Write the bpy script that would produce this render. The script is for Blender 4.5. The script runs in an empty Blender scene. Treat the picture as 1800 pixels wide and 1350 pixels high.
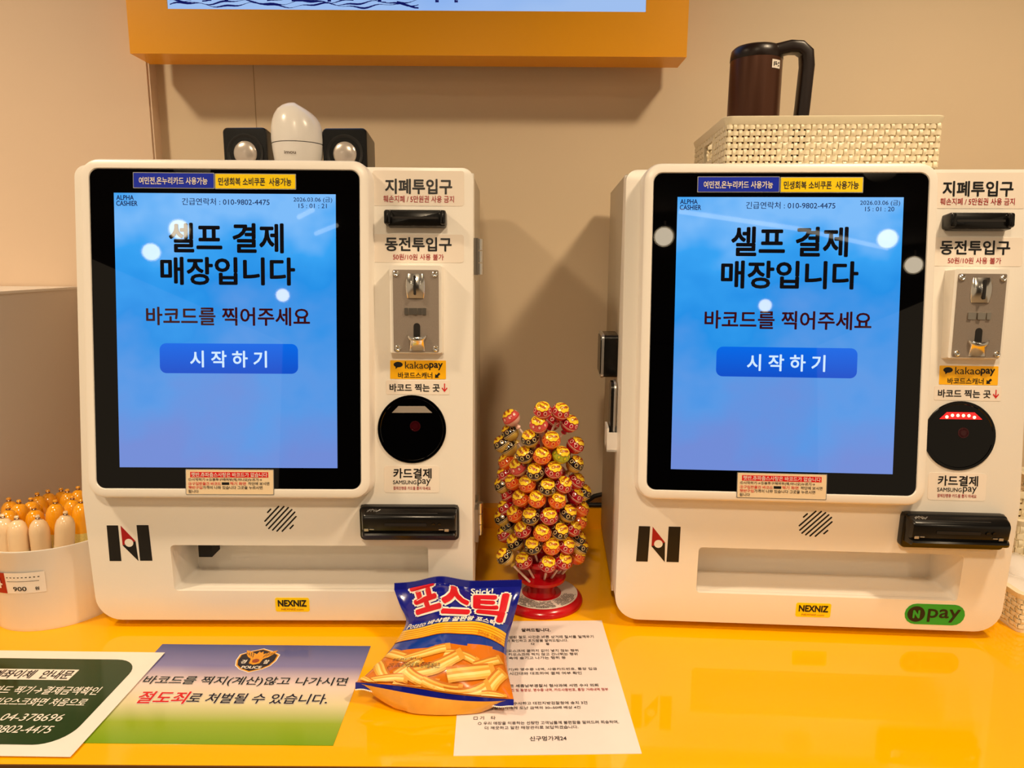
import bpy, bmesh, math, random
from mathutils import Matrix, Vector
random.seed(7)
sc = bpy.context.scene
COL = sc.collection
PI = math.pi
V = Vector
# ------------------------------------------------------------------ camera
F_PX, PITCH, ROLL, CAM_H = 1248.0, 0.17283, 0.00657, 0.54257
fw_ = V((0, math.cos(PITCH), -math.sin(PITCH)))
rt_ = V((1, 0, 0)); up_ = rt_.cross(fw_)
c_, s_ = math.cos(ROLL), math.sin(ROLL)
RT, UP, FW = c_ * rt_ + s_ * up_, -s_ * rt_ + c_ * up_, fw_
CAM = V((0, 0, CAM_H))
cam = bpy.data.cameras.new('camera'); camo = bpy.data.objects.new('camera', cam); COL.objects.link(camo)
cam.sensor_fit = 'HORIZONTAL'; cam.sensor_width = 36; cam.lens = F_PX * 36 / 1800; cam.clip_start = .01
R3 = Matrix((RT, UP, -FW)).transposed()
camo.matrix_world = Matrix.Translation(CAM) @ R3.to_4x4()
sc.camera = camo
# ------------------------------------------------------------------ world, exposure
sc.view_settings.view_transform = 'Standard'; sc.view_settings.look = 'None'
sc.view_settings.gamma = 1; sc.view_settings.use_curve_mapping = False
sc.view_settings.exposure = 0.22
w = bpy.data.worlds.new('world'); sc.world = w; w.use_nodes = True
w.node_tree.nodes['Background'].inputs[0].default_value = (1.0, .75, .48, 1)
w.node_tree.nodes['Background'].inputs[1].default_value = 0.36
CEIL = 1.75
# main ceiling lamps: x, y, watts
MAIN_LAMPS = [(-1.25, .45, 64), (.85, .45, 64), (-.15, -.55, 80), (-1.6, -1.6, 85), (1.5, -1.6, 85)]
LAMP_COL = (1.0, .77, .505)

# ------------------------------------------------------------------ ray helpers (pixels of the 1800x1350 photo)
def ray(px, py):
    return RT * ((px - 900) / F_PX) + UP * ((675 - py) / F_PX) + FW
def hit(px, py, n, p0):
    d = ray(px, py); n = V(n)
    return CAM + d * ((V(p0) - CAM).dot(n) / d.dot(n))
def hz(px, py, z=0.0): return hit(px, py, (0, 0, 1), (0, 0, z))
def hy(px, py, y): return hit(px, py, (0, 1, 0), (0, y, 0))

# ------------------------------------------------------------------ materials
def lin(c):
    return tuple((x / 255 / 12.92) if x / 255 <= .04045 else ((x / 255 + .055) / 1.055) ** 2.4 for x in c)
MATS = {}
def mat(name, rgb, rough=.5, metal=0, spec=.5, noise=0, nscale=20, bump=0, bscale=200, coat=0, emit=None, estr=0, trans=0, aniso=None):
    if name in MATS: return MATS[name]
    m = bpy.data.materials.new(name); m.use_nodes = True; MATS[name] = m
    nt = m.node_tree; b = nt.nodes['Principled BSDF']; L = nt.links
    col = (*lin(rgb), 1)
    b.inputs['Base Color'].default_value = col
    b.inputs['Roughness'].default_value = rough; b.inputs['Metallic'].default_value = metal
    b.inputs['Specular IOR Level'].default_value = spec
    b.inputs['Coat Weight'].default_value = coat; b.inputs['Coat Roughness'].default_value = .03
    b.inputs['Transmission Weight'].default_value = trans
    if emit: b.inputs['Emission Color'].default_value = (*lin(emit), 1); b.inputs['Emission Strength'].default_value = estr
    if noise or bump:
        tc = nt.nodes.new('ShaderNodeTexCoord')
    if noise:
        n = nt.nodes.new('ShaderNodeTexNoise'); n.inputs['Scale'].default_value = nscale; n.inputs['Detail'].default_value = 4
        L.new(tc.outputs['Object'], n.inputs['Vector'])
        mx = nt.nodes.new('ShaderNodeMix'); mx.data_type = 'RGBA'
        mx.inputs[6].default_value = tuple(x * (1 - noise) for x in col[:3]) + (1,)
        mx.inputs[7].default_value = tuple(min(1, x * (1 + noise)) for x in col[:3]) + (1,)
        L.new(n.outputs['Fac'], mx.inputs[0]); L.new(mx.outputs[2], b.inputs['Base Color'])
    if bump:
        n2 = nt.nodes.new('ShaderNodeTexNoise'); n2.inputs['Scale'].default_value = bscale; n2.inputs['Detail'].default_value = 3
        L.new(tc.outputs['Object'], n2.inputs['Vector'])
        bp = nt.nodes.new('ShaderNodeBump'); bp.inputs['Strength'].default_value = bump; bp.inputs['Distance'].default_value = .002
        L.new(n2.outputs['Fac'], bp.inputs['Height']); L.new(bp.outputs[0], b.inputs['Normal'])
    return m

def ramp_mat(name, stops, axis=1, rough=.4, emit=0, noise=0, coat=0, spec=.5):
    """colour ramp along one Generated axis: a printed or displayed gradient"""
    m = bpy.data.materials.new(name); m.use_nodes = True; nt = m.node_tree; b = nt.nodes['Principled BSDF']; L = nt.links
    tc = nt.nodes.new('ShaderNodeTexCoord'); sp = nt.nodes.new('ShaderNodeSeparateXYZ'); L.new(tc.outputs['Generated'], sp.inputs[0])
    r = nt.nodes.new('ShaderNodeValToRGB')
    while len(r.color_ramp.elements) < len(stops): r.color_ramp.elements.new(.5)
    for e, (p, c) in zip(r.color_ramp.elements, stops): e.position = p; e.color = (*lin(c), 1)
    src = sp.outputs[axis]
    if noise:
        n = nt.nodes.new('ShaderNodeTexNoise'); n.inputs['Scale'].default_value = 2.6; n.inputs['Detail'].default_value = 3
        L.new(tc.outputs['Generated'], n.inputs['Vector'])
        ma = nt.nodes.new('ShaderNodeMath'); ma.operation = 'MULTIPLY_ADD'; ma.inputs[1].default_value = noise; L.new(n.outputs['Fac'], ma.inputs[0])
        L.new(src, ma.inputs[2]); mb = nt.nodes.new('ShaderNodeMath'); mb.operation = 'SUBTRACT'; mb.inputs[1].default_value = noise * .5
        L.new(ma.outputs[0], mb.inputs[0]); src = mb.outputs[0]
    L.new(src, r.inputs[0])
    b.inputs['Roughness'].default_value = rough; b.inputs['Specular IOR Level'].default_value = spec; b.inputs['Coat Weight'].default_value = coat
    if emit:
        b.inputs['Base Color'].default_value = (0, 0, 0, 1)
        L.new(r.outputs[0], b.inputs['Emission Color']); b.inputs['Emission Strength'].default_value = emit
    else: L.new(r.outputs[0], b.inputs['Base Color'])
    return m

M_wall = mat('wall_paint', (230, 210, 180), .55, noise=.05, nscale=3, bump=.05, bscale=60)
M_wallL = mat('wall_paint_left', (234, 208, 182), .55, noise=.05, nscale=3, bump=.05, bscale=60)
M_counter = mat('yellow_laminate', (255, 182, 0), .06, noise=.03, nscale=4, spec=.5)
M_ydark = mat('yellow_board', (250, 172, 0), .35, noise=.04, nscale=5)
M_white = mat('white_enamel', (243, 238, 230), .28, spec=.5, bump=.04, bscale=300, noise=.01)
M_bezel = mat('white_bezel', (246, 240, 232), .3)
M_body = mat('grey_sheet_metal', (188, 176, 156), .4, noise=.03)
M_glass = mat('black_glass', (2, 2, 3), .015, spec=.4)
M_black = mat('black_plastic', (10, 9, 9), .25)
M_blackm = mat('black_matt_plastic', (14, 12, 12), .5)
M_ink = mat('black_ink', (10, 10, 14), .4)
M_inkg = mat('navy_ink', (16, 20, 40), .4)
M_red = mat('red_ink', (170, 12, 22), .4)
M_redbright = mat('bright_red_ink', (214, 20, 24), .4)
M_paper = mat('white_sticker', (244, 234, 224), .3, coat=.3)
M_clear = mat('milky_film', (243, 232, 220), .12)
M_kyel = mat('yellow_sticker', (255, 220, 8), .25)
M_chrome = mat('chrome', (235, 232, 226), .2, metal=1)
M_steel = mat('brushed_steel', (190, 184, 175), .3, metal=1)
M_glit = mat('glitter_plate', (150, 138, 128), .5, metal=.35, noise=.45, nscale=2400, bump=.12, bscale=2400)
M_greenst = mat('green_sticker', (32, 165, 52), .3)
M_dkgap = mat('dark_gap', (22, 18, 16), .8)
M_wplas = mat('white_plastic', (240, 236, 232), .25)
M_cream = mat('cream_plastic', (246, 234, 204), .4, noise=.02)

# ------------------------------------------------------------------ mesh builder
class MB:
    def __init__(self): self.v, self.f, self.m, self.mats = [], [], [], []
    def mi(self, m):
        if m not in self.mats: self.mats.append(m)
        return self.mats.index(m)
    def add(self, vs, fs, m, T=None):
        b = len(self.v); k = self.mi(m)
        if T is None: self.v += [tuple(p) for p in vs]
        else: self.v += [tuple(T(*p)) for p in vs]
        self.f += [tuple(i + b for i in f) for f in fs]; self.m += [k] * len(fs)
        return self
    def box(self, a, b, m, T=None):
        (x0, y0, z0), (x1, y1, z1) = a, b
        vs = [(x, y, z) for z in (z0, z1) for y in (y0, y1) for x in (x0, x1)]
        return self.add(vs, [(0, 2, 3, 1), (4, 5, 7, 6), (0, 1, 5, 4), (2, 6, 7, 3), (0, 4, 6, 2), (1, 3, 7, 5)], m, T)
    def loft(self, rings, m, cap0=True, cap1=True, T=None, closed=True):
        n = len(rings[0]); vs = [p for r in rings for p in r]; fs = []
        for i in range(len(rings) - 1):
            for j in range(n if closed else n - 1):
                k = (j + 1) % n
                fs.append((i * n + j, i * n + k, (i + 1) * n + k, (i + 1) * n + j))
        if cap0: fs.append(tuple(range(n))[::-1])
        if cap1: fs.append(tuple((len(rings) - 1) * n + j for j in range(n)))
        return self.add(vs, fs, m, T)
    def prism(self, poly, z0, z1, m, T=None, bev=0):
        """poly (x,y) anticlockwise, extruded along z; bev rounds the z1 rim"""
        r = [[(x, y, z0) for x, y in poly]]
        if bev:
            q = inset(poly, bev * .3); r.append([(x, y, z1 - bev) for x, y in poly]); r.append([(x, y, z1 - bev * .3) for x, y in q])
            q = inset(poly, bev); r.append([(x, y, z1) for x, y in q])
        else: r.append([(x, y, z1) for x, y in poly])
        return self.loft(r, m, T=T)
    def lathe(self, prof, n, m, T=None, cap0=True, cap1=True, mats=None, ell=(1, 1)):
        rings = [[(r * ell[0] * math.cos(2 * PI * j / n), r * ell[1] * math.sin(2 * PI * j / n), z) for j in range(n)] for r, z in prof]
        if mats is None: return self.loft(rings, m, cap0, cap1, T)
        for i in range(len(rings) - 1):
            self.loft(rings[i:i + 2], mats[i], cap0 and i == 0, cap1 and i == len(rings) - 2, T)
        return self
    def tube(self, path, r, m, n=8, T=None, rr=None):
        path = [V(p) for p in path]; rings = []
        for i, p in enumerate(path):
            d = (path[min(i + 1, len(path) - 1)] - path[max(i - 1, 0)]).normalized()
            a = d.orthogonal().normalized() if i == 0 else (a_ - d * a_.dot(d)).normalized()
            a_ = a; b = d.cross(a); q = rr[i] if rr else r
            rings.append([p + (a * math.cos(2 * PI * j / n) + b * math.sin(2 * PI * j / n)) * q for j in range(n)])
        return self.loft(rings, m, T=T)
    def poly(self, pts, m, T, z=0):
        return self.add([(x, y, z) for x, y in pts], [tuple(range(len(pts)))], m, T)
    def text(self, s, rect, m, T, bold=0, z=0, shear=0, ins=0):
        vs, fs = text_geo(s, bold, ins); x0, y0, x1, y1 = rect
        return self.add([(x0 + a * (x1 - x0) + shear * b, y0 + b * (y1 - y0), z + c * .000018) for a, b, c in vs], fs, m, T)
    def halo(self, s, rect, m, T, bold, z, d):      # the same string d em heavier, in register with it
        return self.text(s, rect, m, T, bold + d, z, ins=d)
    def build(self, name, parent=None, smooth=None, kind=None, share=None, loc=None):
        if share is None:
            me = bpy.data.meshes.new(name); me.from_pydata(self.v, [], self.f)
            for mm in self.mats: me.materials.append(mm)
            me.polygons.foreach_set('material_index', self.m)
            bm = bmesh.new(); bm.from_mesh(me); bmesh.ops.remove_doubles(bm, verts=bm.verts, dist=1e-6)
            if smooth is not None: bmesh.ops.recalc_face_normals(bm, faces=bm.faces)
            bm.to_mesh(me); bm.free()
            if smooth is not None:
                me.polygons.foreach_set('use_smooth', [True] * len(me.polygons)); me.set_sharp_from_angle(angle=math.radians(smooth))
            me.update()
        else: me = share
        o = bpy.data.objects.new(name, me); COL.objects.link(o)
        if parent: o.parent = parent
        if kind: o['kind'] = kind
        if loc: o.location = loc
        return o

def link(name, me, parent=None, mw=None):
    o = bpy.data.objects.new(name, me); COL.objects.link(o); o.parent = parent
    if mw is not None: o.matrix_local = mw
    return o
def thing(name, label, cat, loc=(0, 0, 0), rz=0, group=None):
    o = bpy.data.objects.new(name, None); COL.objects.link(o); o.empty_display_size = .02
    o.location = loc; o.rotation_euler = (0, 0, rz); tag(o, label, cat, group); return o
def tag(o, label, cat, group=None):
    o['label'] = label; o['category'] = cat
    if group: o['group'] = group
    return o
def struct(o): o['kind'] = 'structure'; return o

def rr(x0, y0, x1, y1, r, n=6):
    if not isinstance(r, tuple): r = (r,) * 4
    out = []
    for (cx, cy, a0), q in zip(((x0, y0, PI), (x1, y0, 1.5 * PI), (x1, y1, 0), (x0, y1, .5 * PI)), r):
        sx = 1 if cx == x0 else -1; sy = 1 if cy == y0 else -1
        for i in range(n + 1):
            a = a0 + PI / 2 * i / n
            out.append((cx + sx * q + q * math.cos(a), cy + sy * q + q * math.sin(a)))
    return out
def circ(cx, cy, r, n=24, ry=None, a0=0): return [(cx + r * math.cos(a0 + 2 * PI * i / n), cy + (ry or r) * math.sin(a0 + 2 * PI * i / n)) for i in range(n)]
def inset(poly, d):
    n = len(poly); out = []
    for i in range(n):
        p, a, b = V(poly[i]), V(poly[i - 1]), V(poly[(i + 1) % n])
        e1 = (p - a); e2 = (b - p)
        if e1.length < 1e-9: e1 = e2
        if e2.length < 1e-9: e2 = e1
        n1 = V((-e1.y, e1.x)).normalized(); n2 = V((-e2.y, e2.x)).normalized()
        q = n1 + n2
        q = n1 if q.length < 1e-6 else q / max(.3, q.dot(n1) * 1)
        out.append((p.x + q.x * d, p.y + q.y * d))
    return out
TC = {}
def text_raw(s):
    if s not in TC:
        c = bpy.data.curves.new('t', 'FONT'); c.body = s.replace('➡', '→').replace('↙', '←'); c.resolution_u = 3; c.dimensions = '2D'; c.fill_mode = 'FRONT'
        o = bpy.data.objects.new('t', c); me = o.to_mesh()
        TC[s] = ([(v.co.x, v.co.y) for v in me.vertices], [tuple(p.vertices) for p in me.polygons])
        bpy.data.objects.remove(o); bpy.data.curves.remove(c)
    return TC[s]
def text_geo(s, bold=0, ins=0):
    """outline of a string in its unit box; heavier weights are laid over themselves a little aside"""
    base, bf = text_raw(s); vs, fs = [], []
    sh = [(0, 0)] if bold < .003 else [(bold * math.cos(q * PI / 4), bold * math.sin(q * PI / 4)) for q in range(8)]
    for q, (dx, dy) in enumerate(sh):
        n = len(vs); vs += [(x + dx, y + dy, q) for x, y in base]; fs += [tuple(i + n for i in f) for f in bf]
    xs = [p[0] for p in vs]; ys = [p[1] for p in vs]; x0, x1, y0, y1 = min(xs) + ins, max(xs) - ins, min(ys) + ins, max(ys) - ins
    return [((x - x0) / (x1 - x0), (y - y0) / (y1 - y0), c) for x, y, c in vs], fs

# ================================================================== SETTING
WALL, WALLL = 1.416, 1.39
def plane_wall(name, x0, x1, y, m, z0=-.9, z1=CEIL, th=.1):
    return struct(MB().box((x0, y, z0), (x1, y + th, z1), m).build(name))
xL = hy(262, 117, WALLL).x
plane_wall('wall_back', xL, 3.4, WALL, M_wall)
wl = plane_wall('wall_left', -3.4, xL, WALLL, M_wallL, th=.128)
# narrow cover strip beside the step in the wall
a = hy(250, 250, WALLL); 
struct(MB().box((a.x, WALLL - .003, -.0), (xL - .004, WALLL, 1.0), M_wallL).build('trim_1'))
a = hy(449, 200, WALL)
struct(MB().box((a.x, WALL - .0006, .05), (a.x + .0012, WALL, CEIL), mat('wall_seam', (190, 165, 130), .7)).build('trim_2'))
struct(MB().box((-3.4, -9.0, CEIL), (3.4, WALL, CEIL + .1), mat('dark_ceiling', (62, 52, 44), .8, noise=.1)).build('ceiling'))
struct(MB().box((-3.4, -9.0, -1.0), (3.4, WALL, -.9), mat('floor_tile', (150, 130, 105), .4, noise=.1)).build('floor'))
struct(MB().box((-3.4, -9.1, -.9), (3.4, -9.0, CEIL), mat('far_wall_paint', (40, 30, 24), .7, noise=.1)).build('wall_front'))
# counter
FE = .688
cb = MB()
cb.box((-1.9, FE, -.03), (1.9, 1.386, 0), M_counter)
co = cb.build('counter'); 
counter = tag(co, 'glossy yellow laminate counter top carrying the kiosks and notices', 'counter')
MB().box((-1.9, FE + .012, -.9), (1.9, FE + .03, -.03), mat('brown_apron', (70, 42, 22), .5, noise=.1)).build('apron', counter)
MB().box((-1.9, FE - .0015, -.03), (1.9, FE, -.0005), mat('dark_edge_band', (92, 56, 20), .4)).build('edge_band', counter)
rail = tag(MB().box((xL + .001, 1.3865, -.03), (1.9, WALL, .043), M_ydark).build('counter_upstand'), 'orange yellow upstand rail along the back of the counter', 'rail')

# ================================================================== KIOSKS
KP = dict(tilt=.12388, Ws=.3013, Hs=.3761, fw=-.0452, u1=.3013 + .1866, W=.5563, off=.0255, lt=-.0416, ll=.1954, LZ=.2561,
          L=(-.5432, .9493, .0074), R=(.2229, .9577, -.0586))
KP['u0'] = KP['u1'] - KP['W']
ST, CT = math.sin(KP['tilt']), math.cos(KP['tilt'])
SL, CL = math.sin(KP['lt']), math.cos(KP['lt'])
LZ, OFF, FV = KP['LZ'], KP['off'], KP['fw']
def PU(u, v, c=0): return V((u, v * ST - c * CT, LZ + v * CT + c * ST))            # glass plane of the tilted upper front
def PP(u, v, c=0): return PU(u, v, c - OFF)                                          # door skin, upper
_B = PP(0, FV)
def PL(u, s, c=0): return V((u, _B.y - s * SL - c * CL, _B.z - s * CL + c * SL))      # door skin, lower; s runs down
def kloc(k, p):
    X, Y, w_ = KP[k]; d = V(p) - V((X, Y, 0)); return V((d.x * math.cos(w_) + d.y * math.sin(w_), -d.x * math.sin(w_) + d.y * math.cos(w_), d.z))
def kray(k, px, py):
    d = ray(px, py); w_ = KP[k][2]
    return kloc(k, CAM), V((d.x * math.cos(w_) + d.y * math.sin(w_), -d.x * math.sin(w_) + d.y * math.cos(w_), d.z))
def uv(px, py, c=0, k='L'):                      # pixel -> (u,v) on upper door skin raised by c (c=OFF: the glass)
    o, d = kray(k, px, py); n = V((0, -CT, ST)); q = PP(0, 0, c); t = (q - o).dot(n) / d.dot(n); p = o + d * t
    return p.x, (p - q).dot(V((0, ST, CT)))
def us(px, py, c=0, k='L'):                      # pixel -> (u,s) on lower door skin
    o, d = kray(k, px, py); n = V((0, -CL, SL)); q = PL(0, 0, c); t = (q - o).dot(n) / d.dot(n); p = o + d * t
    return p.x, -(p - q).dot(V((0, SL, CL)))
def rect(f, x0, y0, x1, y1, c=0, k='L'):
    xm, ym = (x0 + x1) / 2, (y0 + y1) / 2
    a, b = f(x0, ym, c, k)[0], f(x1, ym, c, k)[0]; t, q = f(xm, y0, c, k)[1], f(xm, y1, c, k)[1]
    return (a, q, b, t)
def RU(*a, k='L'): return rect(uv, *a, c=OFF, k=k)
def RP(*a, k='L'): return rect(uv, *a, c=0, k=k)
def RL(*a, k='L'): return rect(us, *a, c=0, k=k)   # (u0, s_bottom, u1, s_top)
def TL(u, w_, c=0): return PL(u, -w_, c)            # lower skin with an upward coordinate
def RLt(*a, k='L'):
    r = RL(*a, k=k); return (r[0], -r[1], r[2], -r[3])

VT = uv(745, 294.5)[1]                              # top of the door skin
GL = [RU(154.5, 294.6, 629, 860)][0]
G = (-.0325, -.0292, KP['Ws'] + .032, KP['Hs'] + .0322)   # glass rectangle on the glass plane
BACKD = .118                                        # door back plane (kiosk local y)
TOPZ = PP(0, VT).z
BODY = .300
M_disp = ramp_mat('display_sky', [(0, (116, 144, 220)), (.33, (92, 156, 234)), (.58, (40, 148, 236)), (.8, (58, 166, 248)), (1, (128, 192, 255))], axis=2, rough=.02, emit=.82, noise=.95)
M_btn = ramp_mat('display_button', [(0, (22, 86, 214)), (1, (10, 112, 244))], axis=2, rough=.02, emit=.75)
M_btnt = mat('display_button_text', (20, 40, 60), .02, emit=(205, 228, 250), estr=.9)
M_dblack = mat('display_black', (6, 5, 6), .02, emit=(10, 8, 10), estr=1)
M_dmar = mat('display_maroon', (10, 2, 4), .02, emit=(52, 10, 16), estr=1)
M_dnavy = mat('display_navy', (6, 8, 20), .02, emit=(20, 28, 70), estr=1)
M_bluest = mat('blue_sticker', (10, 42, 190), .3)
M_silver = mat('silver_edge', (205, 205, 205), .3, metal=.8)
M_lens = mat('scanner_lens', (30, 6, 8), .1, emit=(60, 4, 8), estr=.4)
M_grey = mat('grey_reflector', (150, 140, 130), .4)
M_redled = mat('red_led_bar', (220, 20, 20), .3, emit=(255, 30, 30), estr=1.6)
M_ledw = mat('led_dot', (255, 220, 160), .3, emit=(255, 215, 140), estr=5)

def sticker(name, parent, r, m, T, lines, th=.0004, rad=.002, edge=None):
    """r = (x0,y0,x1,y1) ; lines = list of (text, rect, material, bold)"""
    b = MB(); q = rr(r[0], r[1], r[2], r[3], rad, 4)
    if edge: b.prism(rr(r[0] - .001, r[1] - .001, r[2] + .001, r[3] + .001, rad, 4), 0, th, edge, T); b.prism(q, th, th * 1.8, m, T); top = th * 1.8
    else: b.prism(q, 0, th, m, T); top = th
    o = b.build(name, parent)
    if lines:
        for ln in lines: MB().text(ln[0], ln[1], ln[2], T, ln[3], z=top + .0003).build('lettering', o)
    return o, top

def kiosk(k, label):
    X, Y, w_ = KP[k]
    root = thing('payment_kiosk', label, 'kiosk', (X, Y, 0), w_, 'self-checkout kiosks on the counter')
    u0, u1 = KP['u0'], KP['u1']; LLn = KP['ll']
    # ---- body
    b = MB(); by0, by1 = BACKD + .004, BACKD + BODY
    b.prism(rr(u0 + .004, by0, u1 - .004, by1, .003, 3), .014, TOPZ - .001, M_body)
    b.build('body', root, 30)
    MB().prism(rr(u0 + .001, BACKD - .012, u1 - .001, BACKD + .006, .002, 2), .02, TOPZ - .004, M_white).build('body_flange', root, 30)
    b = MB()
    for x in (u0 + .03, u1 - .03):
        for y in (by0 + .03, by1 - .03): b = MB().lathe([(.014, 0), (.014, .015)], 14, M_blackm, T=lambda a, c, d, x=x, y=y: V((a + x, c + y, d))); b.build('foot', root, 30)
    MB().box((u0 + .014, by0 + .002, .003), (u1 - .014, by1 - .002, .02), M_dkgap).build('base_plate', root)
    # ---- door: tilted upper skin, upright lower skin with the tray opening
    bm = bmesh.new()
    r0 = .036; rt = .016
    TR = RL(303, 959, 753, 1039)
    tx0, ts1, tx1, ts0 = TR[0], TR[1], TR[2], TR[3]
    def addloop(pts): return [bm.verts.new(p) for p in pts]
    upper = rr(u0, FV, u1, VT, (0, 0, rt, rt), 6)
    upper = [p for i, p in enumerate(upper) if i == 0 or (V(p) - V(upper[i - 1])).length > 1e-7]
    lower = rr(u0, -LLn, u1, 0, (r0, r0, 0, 0), 8)
    lower = [p for i, p in enumerate(lower) if i == 0 or (V(p) - V(lower[i - 1])).length > 1e-7]
    uvs = addloop([PP(x, y) for x, y in upper]); fu = bm.faces.new(uvs)
    lvs = addloop([TL(x, y) for x, y in lower])
    hole = addloop([TL(x, y) for x, y in rr(tx0, -ts1, tx1, -ts0, .006, 4)])
    es = [bm.edges.new((lvs[i], lvs[(i + 1) % len(lvs)])) for i in range(len(lvs))] + [bm.edges.new((hole[i], hole[(i + 1) % len(hole)])) for i in range(len(hole))]
    bmesh.ops.triangle_fill(bm, edges=es, use_beauty=True)
    bmesh.ops.remove_doubles(bm, verts=bm.verts, dist=1e-6)
    front = set(bm.faces)
    bm.edges.ensure_lookup_table()
    bnd = [e for e in bm.edges if len(e.link_faces) == 1]
    holeset = {v for v in bm.verts if tx0 - .001 < v.co.x < tx1 + .001 and v.co.z < PL(0, ts0 - .001).z and v.co.z > PL(0, ts1 + .001).z}
    outer = [e for e in bnd if not (e.verts[0] in holeset and e.verts[1] in holeset)]
    inner = [e for e in bnd if e not in outer]
    ret = bmesh.ops.extrude_edge_only(bm, edges=outer)
    vs = [g for g in ret['geom'] if isinstance(g, bmesh.types.BMVert)]
    for v in vs:
        v.co.y = BACKD - .014
        if v.co.z < .05: v.co.z = min(v.co.z, .05)
    ret = bmesh.ops.extrude_edge_only(bm, edges=inner)
    for g in ret['geom']:
        if isinstance(g, bmesh.types.BMVert): g.co.y += .012
    bmesh.ops.recalc_face_normals(bm, faces=bm.faces)
    bmesh.ops.bevel(bm, geom=outer, offset=.005, segments=3, profile=.5, affect='EDGES', clamp_overlap=True)
    me = bpy.data.meshes.new('front_door'); bm.to_mesh(me); bm.free(); me.materials.append(M_white)
    me.polygons.foreach_set('use_smooth', [True] * len(me.polygons)); me.set_sharp_from_angle(angle=math.radians(25))
    door = link('front_door', me, root)
    # ---- tray
    t = MB(); D = .085
    q0 = rr(tx0, -ts1, tx1, -ts0, .006, 4)
    y_in = BACKD - .016
    rings = [[TL(x, y, -.008) for x, y in q0], [V((p.x, y_in, p.z)) for p in [TL(x * .985 + .015 * (tx0 + tx1) / 2, y * .98 + .02 * (-(ts0 + ts1) / 2)) for x, y in q0]]]
    t.loft(rings, M_white, cap0=False, cap1=True); tray = t.build('change_tray', root, 40)
    if k == 'L':
        a = us(333, 959, -.05); c = us(357, 996, -.05)
        h = MB(); h.box((tx0 + .020, PL(0, ts0 + .004).y + .045, PL(0, ts0 + .038).z), (tx0 + .040, PL(0, ts0 + .004).y + .075, PL(0, ts0 + .001).z), M_dkgap); h.build('coin_chute', tray)
    # ---- screen bezel and glass
    b = MB()
    def ring(e, c, r): return [PU(x, y, c) for x, y in rr(G[0] - e, G[1] - e, G[2] + e, G[3] + e, r, 8)]
    b.loft([ring(.016, -OFF, .026), ring(.0145, -.006, .025), ring(.0125, -.0015, .023), ring(.010, 0, .022), ring(.0015, 0, .013), ring(0, -.002, .012)], M_bezel, cap0=False, cap1=False)
    bez = b.build('screen_bezel', root, 35)
    MB().prism(rr(*G, .012, 8), -.006, -.0006, M_glass, PU).build('screen_glass', bez)
    dsp = MB().prism([(0, 0), (KP['Ws'], 0), (KP['Ws'], KP['Hs']), (0, KP['Hs'])], -.0006, 0, M_disp, PU).build('display', root)
    t = MB()
    for s, r, m, bo in [('긴급연락처 : 010-9802-4475', (320, 348.6, 474, 361), M_dnavy, .006), ('2026.03.06 (금)', (516, 346.5, 584, 357), M_dnavy, .004),
                        ('15 : 01 : 21' if k == 'L' else '15 : 01 : 20', (525, 358, 574.5, 366), M_dnavy, .004),
                        ('ALPHA', (204.6, 343, 235.5, 351.6), M_dnavy, .02), ('CASHIER', (204.6, 353, 242, 362), M_dnavy, .02),
                        ('셀프 결제', (297, 392, 499, 445), M_dblack, .026), ('매장입니다', (282, 452, 519, 501.6), M_dblack, .026),
                        ('바코드를 찍어주세요', (257, 540, 545, 572.5), M_dmar, .02)]:
        MB().text(s, RU(*r), m, PU, bo, z=.0004).build('lettering', dsp)
    bt = MB(); r = RU(281, 604, 524, 656.5); bt.prism(rr(*r, .009, 6), 0, .0003, M_btn, PU); bt.build('start_button', dsp)
    MB().text('시 작 하 기', RU(334.5, 616.5, 469.5, 646), M_btnt, PU, .02, z=.0006).build('button_lettering', dsp)
    # ---- stickers on the bezel
    T3 = lambda x, y, z=0: PU(x, y, z - .0004)
    sticker('sticker', root, RU(235, 304.5, 375.5, 330), M_bluest, T3, [('여민전,온누리카드 사용가능', RU(244.5, 311.5, 365, 325), M_paper, .02)], rad=.0008, edge=M_silver)
    sticker('sticker', root, RU(379, 306.5, 519, 331.5), M_kyel, T3, [('민생회복 소비쿠폰  사용가능', RU(384, 312.5, 512.4, 326.5), M_inkg, .012)], rad=.0008, edge=M_silver)
    T4 = lambda x, y, z=0: PU(x, y, z + .0004)
    st, top = sticker('notice_label', root, RU(328, 826, 480.6, 868.5), mat('tan_label', (238, 214, 178), .3), T4, [], rad=.001, edge=M_silver)
    t = MB(); t.prism(rr(*RU(335, 829.5, 472, 839), 0, 1), top, top + .0002, M_redbright, T4)
    for s, r, m in [('햇반,츄파춥스사탕은 바코드가 없습니다', (337, 830.3, 470.5, 838.3), M_paper), ('①시작하기➡②봉투구매여부(예,아니오)누르기➡', (332, 840, 461, 846), M_inkg),
                    ('③구입한물건 바코드', (332, 847, 389, 852.5), M_redbright), ('찍기 화면', (405, 847, 433, 852.5), M_redbright), ('하단에 보시면', (437, 847, 474, 852.5), M_inkg),
                    ('햇반구입', (332, 853.8, 356, 859), M_redbright), ('가격이 나와 있습니다 그곳을 누르시면', (357, 853.8, 462, 859.5), M_inkg), ('됩니다', (332, 860.5, 350, 866), M_inkg)]:
        MB().text(s, RU(*r), m, T4, .008, z=top + .0004).build('lettering', st)
    t.prism(rr(*RU(390.5, 847.5, 403.5, 852), 0, 1), top, top + .0003, M_ink, T4)
    t.build('print_blocks', st)
    # ---- upper right column
    S = PP
    sticker('sticker', root, RP(655, 300, 816, 362), M_clear, S, [('지폐투입구', RP(677, 314.5, 795, 341.5), M_ink, .025), ('훼손지폐 / 5만원권 사용 금지', RP(674, 344, 798, 356), M_red, .008)], rad=.004)
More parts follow.
